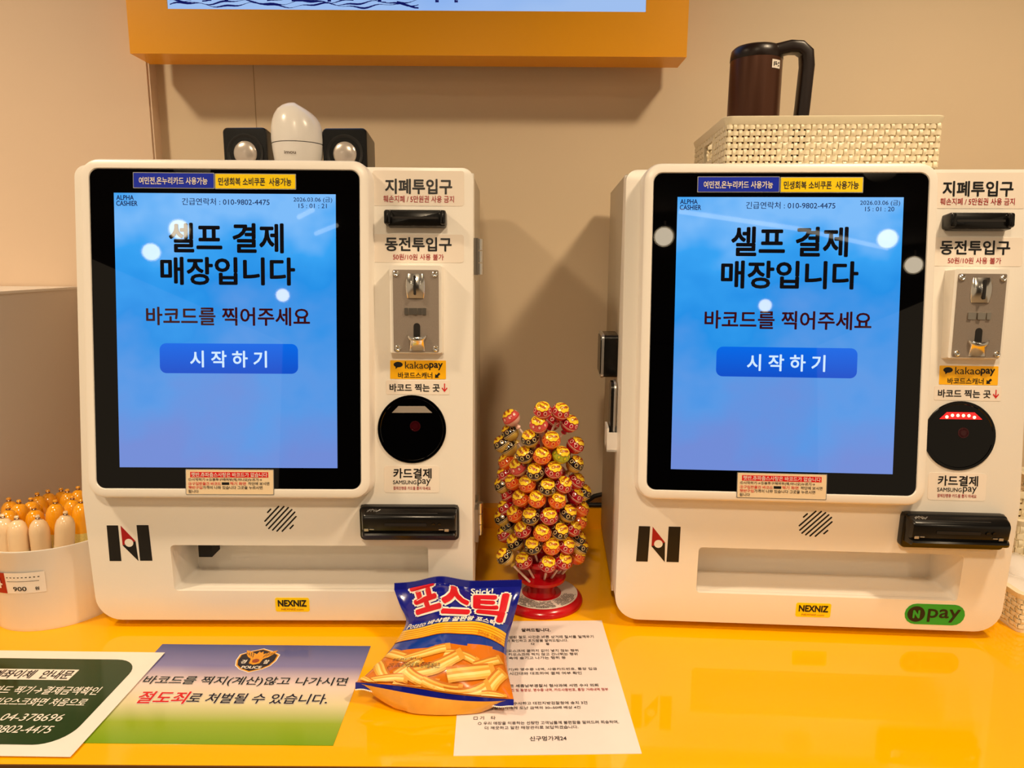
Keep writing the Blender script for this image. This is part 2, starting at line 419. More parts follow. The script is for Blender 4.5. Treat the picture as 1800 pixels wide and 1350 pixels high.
    sticker('sticker', root, RP(655, 412, 815.5, 461.5), M_clear, S, [('동전투입구', RP(677, 417, 794, 442), M_ink, .025), ('50원/10원 사용 불가', RP(691, 446.5, 780, 457.5), M_red, .008)], rad=.004)
    sticker('sticker', root, RP(679, 668.5, 790.6, 693.5), M_clear, S, [('바코드 찍는 곳', RP(685, 674.5, 773, 688.5), M_ink, .02), ('↓', RP(776.5, 674, 786.5, 689), M_redbright, .02)], rad=.002)
    sticker('sticker', root, RP(675.5, 818.6, 772.5, 866), M_clear, S, [('카드결제', RP(691.5, 823, 758.7, 841), M_ink, .022), ('SAMSUNG', RP(691, 844.2, 732, 851), M_ink, .01),
            ('pay', RP(734, 842, 757, 854), M_ink, .004), ('결제진행중 카드를 뽑지 마세요', RP(691.5, 855, 757, 861), M_red, .006)], rad=.004)
    st, top = sticker('sticker', root, RP(686, 633.5, 784, 666.3), mat('amber_sticker', (255, 190, 20), .3), S, [('kakao', RP(712, 635.5, 754, 648), M_ink, 0), ('pay', RP(754.5, 638, 778.5, 650.5), M_ink, .025),
            ('바코드스캐너', RP(700, 654.3, 760, 665), M_ink, .015)], rad=.001)
    q = RP(692, 636, 708, 648); t = MB(); t.poly(circ((q[0] + q[2]) / 2, (q[1] + q[3]) / 2 + .001, (q[2] - q[0]) / 2, 20, (q[3] - q[1]) / 2 * .8), M_ink, S, top + .0003)
    t.poly([(q[0] + .003, q[1] - .0005), (q[0] + .007, q[1] + .003), (q[0] + .0025, q[1] + .004)], M_ink, S, top + .0003); t.build('speech_bubble', st)
    q = RP(764, 655, 774, 665); cx_, cy_, hh = (q[0] + q[2]) / 2, (q[1] + q[3]) / 2, (q[3] - q[1]) * .6
    MB().poly([(cx_ + (x - y) * .7071 * hh, cy_ + (x + y) * .7071 * hh) for x, y in ((-1, 0), (-.1, -.8), (-.1, -.3), (.9, -.3), (.9, .3), (-.1, .3), (-.1, .8))], M_ink, S, top + .0003).build('arrow_mark', st)
    # bill inlet
    r = RP(683, 372, 785, 401); b = MB()
    b.prism(rr(*r, .003, 3), 0, .016, M_black, S, bev=.003); bi = b.build('bill_inlet', root, 40)
    b = MB(); b.prism(rr(r[0] - .0035, r[1] + .002, r[0] + .006, r[3] - .001, .003, 3), 0, .021, M_black, S, bev=.003); b.build('inlet_guide', bi, 40)
    b = MB(); b.prism(rr(r[2] - .008, r[1] + .002, r[2] + .0005, r[3] - .001, .003, 3), 0, .021, M_black, S, bev=.003); b.build('inlet_guide', bi, 40)
    b = MB(); b.box((r[0] + .008, (r[1] + r[3]) / 2 - .0015, .0155), (r[2] - .010, (r[1] + r[3]) / 2 + .0015, .0163), M_dkgap, S); b.build('inlet_slot', bi)
    # coin acceptor: white wedge, glitter plate, chrome fittings
    r = RP(687.5, 468, 780, 622); b = MB(); pt, pb = .023, .014
    lo = [S(*p, 0) for p in rr(*r, .002, 3)]
    def wz(y): return pb + (pt - pb) * (y - r[1]) / (r[3] - r[1])
    b.loft([lo, [S(x, y, wz(y)) for x, y in rr(r[0] + .0015, r[1] + .0015, r[2] - .0015, r[3] - .0015, .002, 3)]], M_white); ca = b.build('coin_acceptor', root, 30)
    W3 = lambda x, y, z=0: S(x, y, wz(y) + z)
    cu = lambda px: uv(px, 545, .018)[0]; cv = lambda py: uv(732, py, wz(uv(732, py, .018)[1]))[1]
    def CR(x0, y0, x1, y1): return (cu(x0), cv(y1), cu(x1), cv(y0))
    pl = CR(691.5, 474.5, 771.5, 618)
    MB().prism(rr(*pl, .002, 3), 0, .0015, M_glit, W3).build('face_plate', ca)
    for px, py in ((697, 481.5), (765, 482.5), (699, 612.5), (766, 613)):
        b = MB(); q = (cu(px), cv(py)); b.lathe([(.0042, .0015), (.0042, .003), (.0028, .0038), (.0022, .0034), (.0, .0026)], 14, M_chrome, T=lambda a, d, z, q=q: W3(a + q[0], d + q[1], z), cap1=False); b.build('screw', ca, 50)
    q = CR(712.7, 481.5, 749, 524.5)       # coin entry: curved chrome lens with slit
    b = MB(); n = 9; xm = (q[0] + q[2]) / 2; hw = (q[2] - q[0]) / 2
    rows = []
    for j in range(n):
        a = j / (n - 1); y = q[1] + (q[3] - q[1]) * a; hh = hw * (1 - .18 * abs(2 * a - 1) ** 2)
        rows.append([W3(xm + hh * math.sin(PI / 2 * (i / 8 * 2 - 1)), y, .0015 + .007 * math.cos(PI / 2 * (i / 8 * 2 - 1)) * (1 - .65 * (2 * a - 1) ** 2)) for i in range(9)])
    b.loft(rows, M_chrome, False, False, closed=False); b.build('coin_entry', ca, 60)
    MB().prism(rr(xm - .0016, q[1] + .004, xm + .0016, q[3] - .003, .0015, 4), .004, .0098, M_dkgap, W3).build('coin_slot', ca)
    q = CR(711, 541.5, 750, 553.5); b = MB()
    for i in range(5):
        x = q[0] + (q[2] - q[0]) * i / 5; b.prism(rr(x + .0003, q[1], x + (q[2] - q[0]) / 5 - .0003, q[3], .0008, 2), .0015, (.0035, .0022, .0045, .0022, .0035)[i], M_steel, W3)
    b.build('reject_button', ca, 30)
    q = CR(727, 568, 738.5, 600); MB().prism(rr(*q, .0045, 5), .0012, .0022, M_dkgap, W3).build('return_slot', ca)
    q = CR(716, 588, 750, 617); b = MB(); xm = (q[0] + q[2]) / 2; hw = (q[2] - q[0]) / 2
    rows = []
    for y, hh, dz in ((q[3], 1.05, .008), (q[3] - .002, 1.05, .009), (q[3] - .0055, .95, .0085), (q[3] - .007, .85, .006), (q[1], .85, .0035)):
        rows.append([W3(xm + hw * hh * math.sin(PI / 2 * (i / 5 - 1)), y - .004 * math.cos(PI / 2 * (i / 5 - 1)) * (y > q[1]), .0015 + dz * math.cos(PI / 2 * (i / 5 - 1))) for i in range(11)])
    b.loft(rows, M_chrome, False, False, closed=False); b.build('coin_cup', ca, 50)
    # barcode scanner window
    r = RP(664, 694.5, 784.4, 814); cx, cy, rad = (r[0] + r[2]) / 2, (r[1] + r[3]) / 2, (r[2] - r[0]) / 2
    b = MB(); Ts = lambda a, d, z: S(a + cx, d + cy, z)
    b.lathe([(rad, 0), (rad, .0012), (rad * .985, .002), (rad * .92, .002), (rad * .905, .0012), (0, .0012)], 64, M_glass, T=Ts, cap1=False); scn = b.build('scanner_window', root, 30)
    q = [uv(*p) for p in ((689, 725.5), (760, 725.5), (747, 713.7), (700.6, 713.7))]
    MB().poly(q, M_grey if k == 'L' else M_redled, S, .0016).build('light_bar', scn)
    if k == 'R':
        for i in range(6):
            a = (i + .5) / 6; x = q[3][0] * (1 - a) + q[2][0] * a; x = x + (a - .5) * .007; y = (q[0][1] * .45 + q[3][1] * .55) - (.0022 if i in (0, 5) else 0)
            MB().poly(circ(x, y, .0021, 10), M_ledw, S, .0019).build('led', scn)
    x, y = uv(730, 749); ro = MB().lathe([(.0075, .0014), (.0072, .0018), (.0062, .0018), (.006, .0014), (.004, .0014), (.0038, .0017), (.003, .0017), (0, .0015)], 24, M_lens, T=lambda a, d, z: S(a + x, d + y, z), cap1=False); ro.build('lens', scn, 40)
    # ---- lower front: grille, logo, card reader, badge
    gc = us(493, 912); 
    for i, (l0, l1) in enumerate([(-.006, .003), (-.019, .014), (-.023, .019), (-.024, .022), (-.022, .023), (-.019, .023), (-.014, .019), (-.003, .006)]):
        dx = (i - 3.5) * .0056; a = math.radians(47); ca_, sa = math.cos(a), math.sin(a)
        def Tg(x, y, z, dx=dx): return TL(gc[0] + x * ca_ - y * sa, -gc[1] + x * sa + y * ca_, z)
        MB().prism(rr(l0, -dx - .0011, l1, -dx + .0011, .0011, 3), -.001, .0003, M_dkgap, Tg).build('grille_slot', root)
    lg = MB(); pt2 = lambda l: [(lambda q: (q[0], -q[1]))(us(*p)) for p in l]
    lg.prism(pt2([(193, 986), (213.5, 986), (207.5, 923.5), (187.5, 923.5)]), 0, .0003, M_ink, TL)
    lg.prism(pt2([(246.5, 985.5), (268, 985.5), (261, 923), (240, 923)]), 0, .0003, M_ink, TL)
    lg.prism(pt2([(215.7, 958.4), (238.3, 951.2), (212, 924)]), 0, .0003, M_red, TL)
    lg.prism(pt2([(215.7, 958.6), (243.5, 986), (238.3, 951.4)]), 0, .0003, M_ink, TL)
    c0 = us(227, 954); lg.prism(circ(c0[0], -c0[1], .0062, 20), 0, .0006, M_white, TL); lg.build('logo', root)
    r = RLt(484, 1050.5, 544, 1075); st, top = sticker('badge', root, r, M_kyel, TL, [('NEXNIZ', (r[0] + .004, r[1] + .0085, r[2] - .004, r[3] - .0035), M_ink, .04), ('NEXNIZ.com', (r[0] + .009, r[1] + .0025, r[2] - .009, r[1] + .0055), M_red, 0)], rad=.003)
    # card reader
    a0 = us(634, 886)[0]; a1 = us(806, 886)[0]; s0 = us(720, 887)[1]; s1 = us(720, 947, .028)[1]
    fc = us(720, 909, .024)[1]
    cr = thing_part = MB()
    prof = [(0, s0), (.006, s0), (.010, s0 + .001), (.034, fc - .003), (.038, fc), (.039, fc + .003), (.037, s1 - .011), (.034, s1 - .0095), (.034, s1 - .0085), (.041, s1 - .0075), (.043, s1 - .005), (.041, s1 - .001), (.036, s1), (0, s1)]
    nU = 7; rows = []
    for j, (uu, sh) in enumerate(((a0 + .001, .80), (a0 + .003, .95), (a0 + .007, 1), (a1 - .007, 1), (a1 - .003, .95), (a1 - .001, .80))):
        sm = (s0 + s1) / 2; rows.append([PL(uu + (.004 if d > .03 else 0) * (1 if j < 3 else -.2), sm + (s - sm) * (.9 + .1 * sh), d * sh * .68) for d, s in prof])
    cr.loft(rows, M_black); cro = cr.build('card_reader', root, 35)
    bp_ = us(634, 886)[1]; MB().prism(rr(a0 - .0005, -us(720, 945)[1], a1 + .001, -bp_, .007, 5), 0, .010, M_black, TL, bev=.002).build('back_plate', cro, 35)
    FT = lambda x, y, z=0: PL(x, fc + .004 + y, .0268 - (y / (s1 - fc)) * .0014 + z)
    hgt = s1 - fc - .016; wdt = a1 - a0
    MB().prism([(x, y) for x, y in rr(a0 + wdt * .27, hgt * .30, a0 + wdt * .69, hgt * .58, .001, 2)], 0, .0006, M_dkgap, FT).build('card_slot', cro)
    for fr in (.76, .82): MB().lathe([(.0028, 0), (.0028, .001), (.002, .001), (0, .0006)], 14, M_black, T=lambda a, d, z, fr=fr: FT(a0 + wdt * fr + a, hgt * .45 + d, z), cap1=False).build('indicator', cro, 40)
    for fr in (.065, .87):
        b = MB(); x = a0 + wdt * fr
        b.prism(rr(x, hgt * .86, x + .006, hgt * 1.12, .0005, 2), 0, .0006, M_silver, FT); b.prism(rr(x + (.0075 if fr < .5 else -.008), hgt * .88, x + (.0135 if fr < .5 else -.0015), hgt * .96, .0003, 1), 0, .0006, M_silver, FT); b.build('card_mark', cro)
    TT = lambda x, y, z=0: PL(x, s0 + .002 + (fc - s0 - .005) * y, .0072 + .016 * y + z)
    MB().prism([(a0 + wdt * .2, .35), (a0 + wdt * .78, .35), (a0 + wdt * .8, .8), (a0 + wdt * .18, .8)], 0, .0008, M_blackm, TT).build('top_panel', cro)
    t = MB(); P = [TT(a0 + .012 + .003 * math.sin(i * 1.9) + i * .0011, .30 + .22 * math.cos(i * 2.4), .0022) for i in range(16)]; t.tube(P, .0004, M_silver, 4); t.build('scribble', cro)
    # ---- hinges on the right edge
    for py in (451, 918):
        z = hy(838, py, Y + BACKD - .02).z; hgx = u1 - .001
        b = MB(); b.box((hgx, BACKD - .040, z - .026), (hgx + .007, BACKD - .016, z + .026), M_steel); b.box((hgx - .004, BACKD + .004, z - .026), (hgx + .005, BACKD + .03, z + .026), M_steel); h = b.build('hinge', root)
        for i in range(3): MB().lathe([(.0062, z - .026 + i * .0176), (.0062, z - .0095 + i * .0176)], 12, M_chrome, T=lambda a, d, e: V((a + hgx + .007, d + BACKD - .006, e))).build('knuckle', h, 30)
    # ---- scuffs of torn tape
    return root, door

KL, doorL = kiosk('L', 'white self-checkout kiosk with two small speakers and a round camera on top')
KR, doorR = kiosk('R', 'white self-checkout kiosk with green oval payment sticker and woven basket on top')
# green payment sticker on the right kiosk only
r = RLt(1590, 1062, 1696, 1098, k='R'); rw = r[2] - r[0]; rh = r[3] - r[1]
o, top = sticker('payment_sticker', KR, r, M_greenst, TL, [('pay', (r[0] + rw * .38, r[1] + rh * .14, r[0] + rw * .92, r[1] + rh * .78), M_ink, .012)], rad=rh * .48)
t = MB(); t.poly(circ(r[0] + rw * .19, r[1] + rh * .5, rh * .38, 28), M_ink, TL, top + .0003); t.text('N', (r[0] + rw * .13, r[1] + rh * .3, r[0] + rw * .25, r[1] + rh * .7), M_greenst, TL, .06, z=top + .0006); t.build('emblem', o)
# lock box and bracket on the left side of the right kiosk
def kw(k, p): X, Y, w_ = KP[k]; return V((X + p[0] * math.cos(w_) - p[1] * math.sin(w_), Y + p[0] * math.sin(w_) + p[1] * math.cos(w_), p[2]))
sx = KP['u0'] + .004
zt = hy(1065, 585, 1.16).z; zb = hy(1065, 657, 1.16).z
TX = lambda x, y, z: V((sx - z, y, x))
b = MB(); b.prism([(q[0], q[1]) for q in rr(zb, BACKD + .04, zt, BACKD + .115, .006, 4)], 0, .022, M_black, TX); lk = b.build('side_lock', KR, 30)
b = MB(); b.prism(rr(zb - .001, BACKD + .039, zt + .001, BACKD + .116, .007, 4), .022, .026, M_silver, TX); b.build('lock_rim', lk, 30)
b = MB(); b.prism(rr(zb + .004, BACKD + .044, zt - .004, BACKD + .111, .005, 4), .026, .0275, M_black, TX); b.build('keypad', lk, 30)
z0 = hy(1075, 790, 1.06).z; z1 = hy(1075, 757, 1.06).z; hx = KP['u0'] - .001
b = MB(); b.box((hx - .014, BACKD - .03, z0), (hx - .011, BACKD + .015, z1 + .006), M_wplas); b.box((hx - .014, BACKD - .034, z0), (hx + .004, BACKD - .031, z1), M_wplas); b.box((hx - .014, BACKD + .012, z0), (hx + .004, BACKD + .015, z1), M_wplas); b.box((hx - .014, BACKD - .034, z0), (hx + .004, BACKD + .015, z0 + .003), M_wplas)
b.build('side_bracket', KR)
zp = hy(1078, 672, 1.06).z
hs = thing('handset', 'slim dark handset with silver rim standing in bracket on kiosk side', 'handset', kw('R', (hx - .006, BACKD - .008, z0 + .003)), KP['R'][2])
H_ = zp - z0 - .003
HT = lambda x, y, z: V((z, x, y))
MB().prism(rr(-.018, 0, .018, H_, .012, 6), -.0032, .0012, M_black, HT).build('case', hs, 30)
MB().prism(rr(-.019, -.0, .019, H_ + .001, .0125, 6), .0012, .0042, M_silver, HT).build('rim', hs, 30)

# ================================================================== TELEVISION
tv0 = hy(229, 96.5, 1.312); tv1 = hy(1207, 98, 1.312)
tvx0, tvx1, tvz = tv0.x, tv1.x, (tv0.z + tv1.z) / 2
tv = thing('wall_television', 'large wall-mounted television in a thick yellow frame', 'television', ((tvx0 + tvx1) / 2, 1.38, tvz))
hw = (tvx1 - tvx0) / 2; TVH = .62
s0 = hy(295, 18, 1.314); s1 = hy(1135, 20, 1.314)
sxa, sxb, sza = s0.x - (tvx0 + tvx1) / 2, s1.x - (tvx0 + tvx1) / 2, (s0.z + s1.z) / 2 - tvz
b = MB(); y0, y1 = 1.312 - 1.38, .001
b.box((-hw, y0, 0), (hw, y1, sza), M_ydark); b.box((-hw, y0, TVH - .06), (hw, y1, TVH), M_ydark); b.box((-hw, y0, sza), (sxa, y1, TVH - .06), M_ydark); b.box((sxb, y0, sza), (hw, y1, TVH - .06), M_ydark); b.box((sxa, -.03, sza), (sxb, 0, TVH - .06), M_ydark)
b.build('frame', tv)
M_tv = ramp_mat('tv_picture', [(0, (170, 204, 255)), (.2, (140, 186, 255)), (1, (140, 184, 250))], axis=2, rough=.1, emit=.74, noise=.6)
scn = MB().box((sxa, y0 + .003, sza), (sxb, y0 + .012, TVH - .06), M_tv).build('screen', tv)
M_draw = mat('tv_drawing', (12, 16, 70), .1, emit=(14, 20, 90), estr=.8)
t = MB(); rnd = random.Random(3)
for j in range(3):
    P = []; n = 70; z = sza + .008 + j * .004
    for i in range(n): 
        x = sxa + .004 + (sxb - sxa) * .52 * i / (n - 1); P.append((x, z + .003 * math.sin(i * .33 + j * 1.4) + .0015 * math.sin(i * .9 + j), .0))
    for i in range(n - 1):
        if j == 2 and i % 9 > 5: continue
        a_, b_ = P[i], P[i + 1]; h = .0009 + .0006 * math.sin(i * .5 + j)
        t.add([(a_[0], y0 + .0025, a_[1] - h), (b_[0], y0 + .0025, b_[1] - h), (b_[0], y0 + .0025, b_[1] + h), (a_[0], y0 + .0025, a_[1] + h)], [(0, 1, 2, 3)], M_draw)
for fx in (.085, .12, .26, .335, .44, .56, .60):
    x = sxa + (sxb - sxa) * fx; wv = .006 if fx != .26 else .03
    t.box((x, y0 + .002, sza + .014), (x + .0022, y0 + .0028, sza + .09), M_draw); t.box((x, y0 + .002, sza + .014), (x + wv, y0 + .0028, sza + .0175), M_draw)
t.build('screen_drawing', scn)
MB().box((-.2, .001, .15), (.2, WALL - 1.38, .45), M_blackm).build('wall_bracket', tv)

# ================================================================== THINGS ON THE LEFT KIOSK
TOPB = TOPZ
M_cone = mat('pearl_cone', (222, 210, 200), .25, metal=.5)
def speaker(px0, px1, label, yloc=.165):
    a = hy((px0 + px1) / 2, 255, KP['L'][1] + yloc); wv = (hy(px1, 255, a.y).x - hy(px0, 255, a.y).x)
    sp = thing('desk_speaker', label, 'speaker', (a.x, a.y, TOPB), -.06, 'small black speakers on the kiosk')
    hgt = hy(430, 224, a.y).z - TOPB; d = .062
    b = MB(); T = lambda x, y, z: V((x, -z, y))
    o_ = rr(-wv / 2, 0, wv / 2, hgt, .007, 5)
    b.loft([[T(x * .9, hgt / 2 + (y - hgt / 2) * .9 - hgt * .05, -d) for x, y in o_], [T(x, y, -.01) for x, y in o_], [T(x, y, -.002) for x, y in o_], [T(x, y, 0) for x, y in inset(o_, .0015)]], M_black); b.build('cabinet', sp, 35)
    b = MB(); cz = hgt * .44
    b.lathe([(wv * .42, 0), (wv * .42, .001), (wv * .38, .0012), (wv * .33, -.001), (wv * .28, -.0035)], 40, M_blackm, T=lambda x, y, z: V((x, -z, y + cz)), cap0=False, cap1=False); b.build('surround', sp, 40)
    b = MB(); R_ = wv * .27; b.lathe([(R_ * math.sin(PI / 2 * i / 8), .0065 * math.cos(PI / 2 * i / 8)) for i in range(8, -1, -1)], 36, M_cone, T=lambda x, y, z: V((x, -z + .001, y + cz)), cap0=False, cap1=False); b.build('cone', sp, 60)
speaker(391, 470, 'black cube speaker with pearly cone standing nearer the blue sticker side of kiosk')
speaker(566, 645, 'black cube speaker with pearly cone standing between camera and the kiosk hinge side')
# camera
a = hy(523, 240, KP['L'][1] + .17); RC = (hy(567, 240, a.y).x - hy(478, 240, a.y).x) / 2
ht = hy(518, 182, a.y).z - TOPB
cm = thing('security_camera', 'white egg-shaped indoor camera standing between two black speakers', 'camera', (a.x, a.y, TOPB))
zs = hy(520, 254, a.y).z - TOPB
MB().lathe([(RC * .82, 0), (RC * .86, .003), (RC * .97, zs * .8), (RC * .985, zs - .0012), (RC * .95, zs - .0006)], 48, M_wplas).build('base', cm, 50)
b = MB(); rings = []
prof = [(.985, 0), (1.0, .004), (1.0, .12), (.99, .25), (.965, .4), (.91, .56), (.82, .70), (.68, .83), (.5, .92), (.3, .975), (.12, .997)]
for rr_, zz in prof:
    z = zs + .0006 + (ht - zs) * zz if zz > .005 else zs + zz
    ring_ = []
    for j in range(48):
        an = 2 * PI * j / 48; x = RC * rr_ * math.cos(an); y = RC * rr_ * math.sin(an)
        ring_.append((x - RC * .07 * zz ** 2, y, z - max(0, math.cos(an - .3)) * zz ** 3 * .012 * (rr_ + .2)))
    rings.append(ring_)
b.loft(rings, M_wplas, False, True); b.build('dome', cm, 60)
q0, q1 = hy(498, 264, a.y - RC), hy(520, 270, a.y - RC)
def TCm(x, z, c): 
    an = (x - a.x) / RC; return V((RC * (.955 + c) * math.sin(an), -RC * (.955 + c) * math.cos(an), z - TOPB))
MB().text('imou', (q0.x, q1.z, q1.x, q0.z), mat('grey_print', (90, 72, 60), .5), TCm, .015, z=.02).build('lettering', cm)

# ================================================================== WOVEN BASKETS
def strand(n, L, wd, th, amp, phase, m, T, lo=0, hi=None):
    """wavy flat strip along x, n crossings over length L"""
    hi = hi if hi is not None else L; b = MB(); rings = []; k = max(2, int(round(n * 4 * (hi - lo) / L)))
    for i in range(k + 1):
        x = lo + (hi - lo) * i / k; z = amp * math.sin(PI * (x / L * n) + PI * phase + PI / 2 * 0)
        rings.append([T(x, -wd / 2, z - th / 2), T(x, wd / 2, z - th / 2), T(x, wd / 2, z + th / 2), T(x, -wd / 2, z + th / 2)])
    return b.loft(rings, m)
def basket(name, label, loc, rz, w_, d, h, nx, ny, nz, m, handle=True, group=None, liner=False):
    bk = thing(name, label, 'basket', loc, rz, group)
    zb, zt_ = .006, h - .010; px = w_ / nx; pz = (zt_ - zb) / nz
    b = MB()
    def lp(e, z, r=.010): return [(x, y, z) for x, y in rr(-w_ / 2 - e, -d / 2 - e, w_ / 2 + e, d / 2 + e, r, 4)]
    b.loft([lp(-.004, zt_ - .002), lp(.002, zt_ - .001), lp(.005, h - .004, .013), lp(.0055, h - .001, .013), lp(.004, h, .013), lp(-.003, h, .008), lp(-.004, h - .002, .008), lp(-.004, zt_ - .002)], m, False, False); b.build('rim', bk, 40)
    b = MB(); b.loft([lp(.001, 0), lp(.001, .005), lp(-.001, .0075)], m); b.build('base', bk, 30)
    amp = .0016; th = .0016
    sides = [(0, w_, nx, (lambda x, y, z: V((x - w_ / 2, -d / 2 - z, y)))), (1, d, ny, (lambda x, y, z: V((-w_ / 2 - z, d / 2 - x, y)))),
             (2, w_, nx, (lambda x, y, z: V((w_ / 2 - x, d / 2 + z, y)))), (3, d, ny, (lambda x, y, z: V((w_ / 2 + z, x - d / 2, y))))]
    for si, Ls, n, T in sides:
        hole = (Ls * .40, Ls * .66, zb + (zt_ - zb) * .36, zb + (zt_ - zb) * .82) if handle and si in (1, 3) else None
        for j in range(nz):
            zc = zb + (j + .5) * pz
            for lo, hi in ([(0, Ls)] if not (hole and hole[2] < zc < hole[3]) else [(0, hole[0]), (hole[1], Ls)]):
                strand(n, Ls, pz * .70, th, amp, j % 2, m, lambda x, y, z: T(x, y + zc, z), lo, hi).build('weave_strand', bk)
        me = {}
        pit = Ls / n
        for i in range(n):
            xc = (i + .5) * pit
            if hole and hole[0] < xc < hole[1]:
                for lo, hi in ((zb, hole[2]), (hole[3], zt_)): strand(nz, zt_ - zb, pit * .55, th, amp, (i + 1) % 2 + .0, m, lambda x, y, z: T(y + xc, x + zb, z), lo - zb, hi - zb).build('weave_strand', bk)
                continue
            key = i % 2
            if key not in me: me[key] = strand(nz, zt_ - zb, pit * .55, th, amp, (i + 1) % 2 + .0, m, lambda x, y, z: T(y, x + zb, z) - T(0, 0, 0) + V((0, 0, 0))).build('weave_strand', bk); me[key].location = T(xc, 0, 0)
            else: o = me[key].copy(); COL.objects.link(o); o.location = T(xc, 0, 0)
        if hole:
            b = MB(); f0, f1 = rr(hole[0], hole[2], hole[1], hole[3], .004, 3), rr(hole[0] - .005, hole[2] - .005, hole[1] + .005, hole[3] + .005, .006, 3)
            b.loft([[T(x, y, -.001) for x, y in f1], [T(x, y, .0034) for x, y in f1], [T(x, y, .0034) for x, y in f0], [T(x, y, -.001) for x, y in f0]], m, False, False); b.build('handle_frame', bk, 30)
    return bk
yb = KP['R'][1] + BACKD + .004
fl = hy(1281, 250, yb - .03); frr = hy(1664, 250, yb - .05)
zt_ = hy(1470, 200, yb - .04).z
bw = frr.x - fl.x; bh = zt_ - TOPB; bd = .23
wR = KP['R'][2]
cx = (fl.x + frr.x) / 2 + bd / 2 * -math.sin(wR) ; cy = yb - .025 + bd / 2
basket('woven_basket', 'cream woven plastic basket on top of kiosk, holding a thermos jug', (cx, cy, TOPB), wR, bw, bd, bh, 38, 26, 7, M_cream, group='cream woven baskets')

# thermos jug
M_brown = mat('brown_metal', (92, 58, 42), .32, metal=.55)
M_lid = mat('dark_brown_plastic', (30, 17, 12), .35)
ty = cy - .02
tl, tr = hy(1281, 170, ty), hy(1370, 170, ty); tR = (tr.x - tl.x) / 2; tz = hy(1325, 82, ty).z - TOPB - .008
jg = thing('thermos_jug', 'brown thermos jug with dark lid and handle standing in the basket', 'jug', ((tl.x + tr.x) / 2, ty, TOPB + .0075))
zl = hy(1325, 108, ty).z - TOPB - .008
MB().lathe([(tR * .97, 0), (tR, .004), (tR * .985, zl)], 40, M_brown).build('body', jg, 40)
MB().lathe([(tR * .985, zl), (tR * 1.0, zl + .001), (tR * .985, tz - .012), (tR * .96, tz - .006), (tR * .85, tz - .002), (tR * .3, tz)], 40, M_lid).build('lid', jg, 40)
b = MB(); hp = [(tR * .35, -.016, tz - .012), (tR * 1.05, -.024, tz - .007), (tR * 1.4, -.026, tz - .008), (tR * 1.66, -.027, tz - .016), (tR * 1.72, -.027, tz - .034), (tR * 1.66, -.027, tz * .5), (tR * 1.58, -.026, tz * .2), (tR * 1.45, -.025, tz * .1), (tR * .9, -.02, tz * .07)]
rings = []
for i, p in enumerate(hp):
    d_ = (V(hp[min(i + 1, 8)]) - V(hp[max(i - 1, 0)])).normalized(); s = V((0, 1, 0)); n_ = d_.cross(s).normalized()
    rings.append([V(p) + n_ * x + s * y for x, y in rr(-.009, -.012, .009, .012, .005, 3)])
b.loft(rings, M_lid); b.build('handle', jg, 40)
def TJ(x, z, c): an = x / tR; return V((tR * (.99 + c) * math.sin(an), -tR * (.99 + c) * math.cos(an), z))
zlab = hy(1358, 116, ty - tR * .5).z - TOPB - .008
b = MB()
for i in range(6): x0 = .012 + .0165 * i / 6; b.add([(x0, zlab - .006, .012), (x0 + .0165 / 6, zlab - .006, .012), (x0 + .0165 / 6, zlab + .006, .012), (x0, zlab + .006, .012)], [(0, 1, 2, 3)], M_paper, TJ)
lb = b.build('label', jg); b = MB()
for i, (x0, x1, h0, h1) in enumerate(((.015, .0163, -.003, .003), (.0175, .0215, -.001, .0004), (.0175, .020, .0015, .003), (.0228, .026, -.003, -.0018), (.0235, .0255, .0005, .003))): b.add([(x0, zlab + h0, .03), (x1, zlab + h0, .03), (x1, zlab + h1, .03), (x0, zlab + h1, .03)], [(0, 1, 2, 3)], M_ink, TJ)
b.build('print_marks', lb)

# ================================================================== LOLLIPOP STAND
M_rplas = mat('red_plastic', (196, 14, 26), .2)
b0 = hz(953, 1056); LX, LY = .050, 1.075; LR = .066
ls = thing('lollipop_stand', 'red tiered lollipop stand with round printed base between the kiosks', 'display stand', (LX, LY, 0))
MB().lathe([(LR, 0), (LR * 1.01, .003), (LR * .99, .007), (LR * .90, .012), (LR * .86, .013), (LR * .5, .0135)], 64, M_rplas).build('base', ls, 35)
b = MB(); b.lathe([(LR * .88, .0132), (LR * .88, .0138), (LR * .48, .0140)], 64, mat('white_print', (236, 224, 214), .3), cap0=False, cap1=False); pr = b.build('printed_disc', ls)
t = MB(); rnd = random.Random(5)
for j in range(9):
    rad = LR * (.53 + .038 * j); an = -2.7
    while an < -.2:
        if abs(an + 1.15) > .06:
            l = rnd.uniform(.02, .07); 
            if rnd.random() < .85: 
                h = .0006; t.add([((rad - h) * math.cos(an), (rad - h) * math.sin(an), .0144), ((rad - h) * math.cos(an + l), (rad - h) * math.sin(an + l), .0144), ((rad + h) * math.cos(an + l), (rad + h) * math.sin(an + l), .0144), ((rad + h) * math.cos(an), (rad + h) * math.sin(an), .0144)], [(0, 1, 2, 3)], M_ink)
            an += l + .012
        else: an += .03
t.build('print_lines', pr)
MB().lathe([(.024, .013), (.021, .02), (.021, .265)], 32, M_rplas).build('column', ls, 30)
for i, z in enumerate([.036 + .029 * q for q in range(8)]):
    MB().lathe([(.022, z), (.035 if i else .038, z + .002), (.036 if i else .039, z + .007), (.034, z + .010), (.022, z + .011)], 40, M_rplas).build('tier', ls, 30)
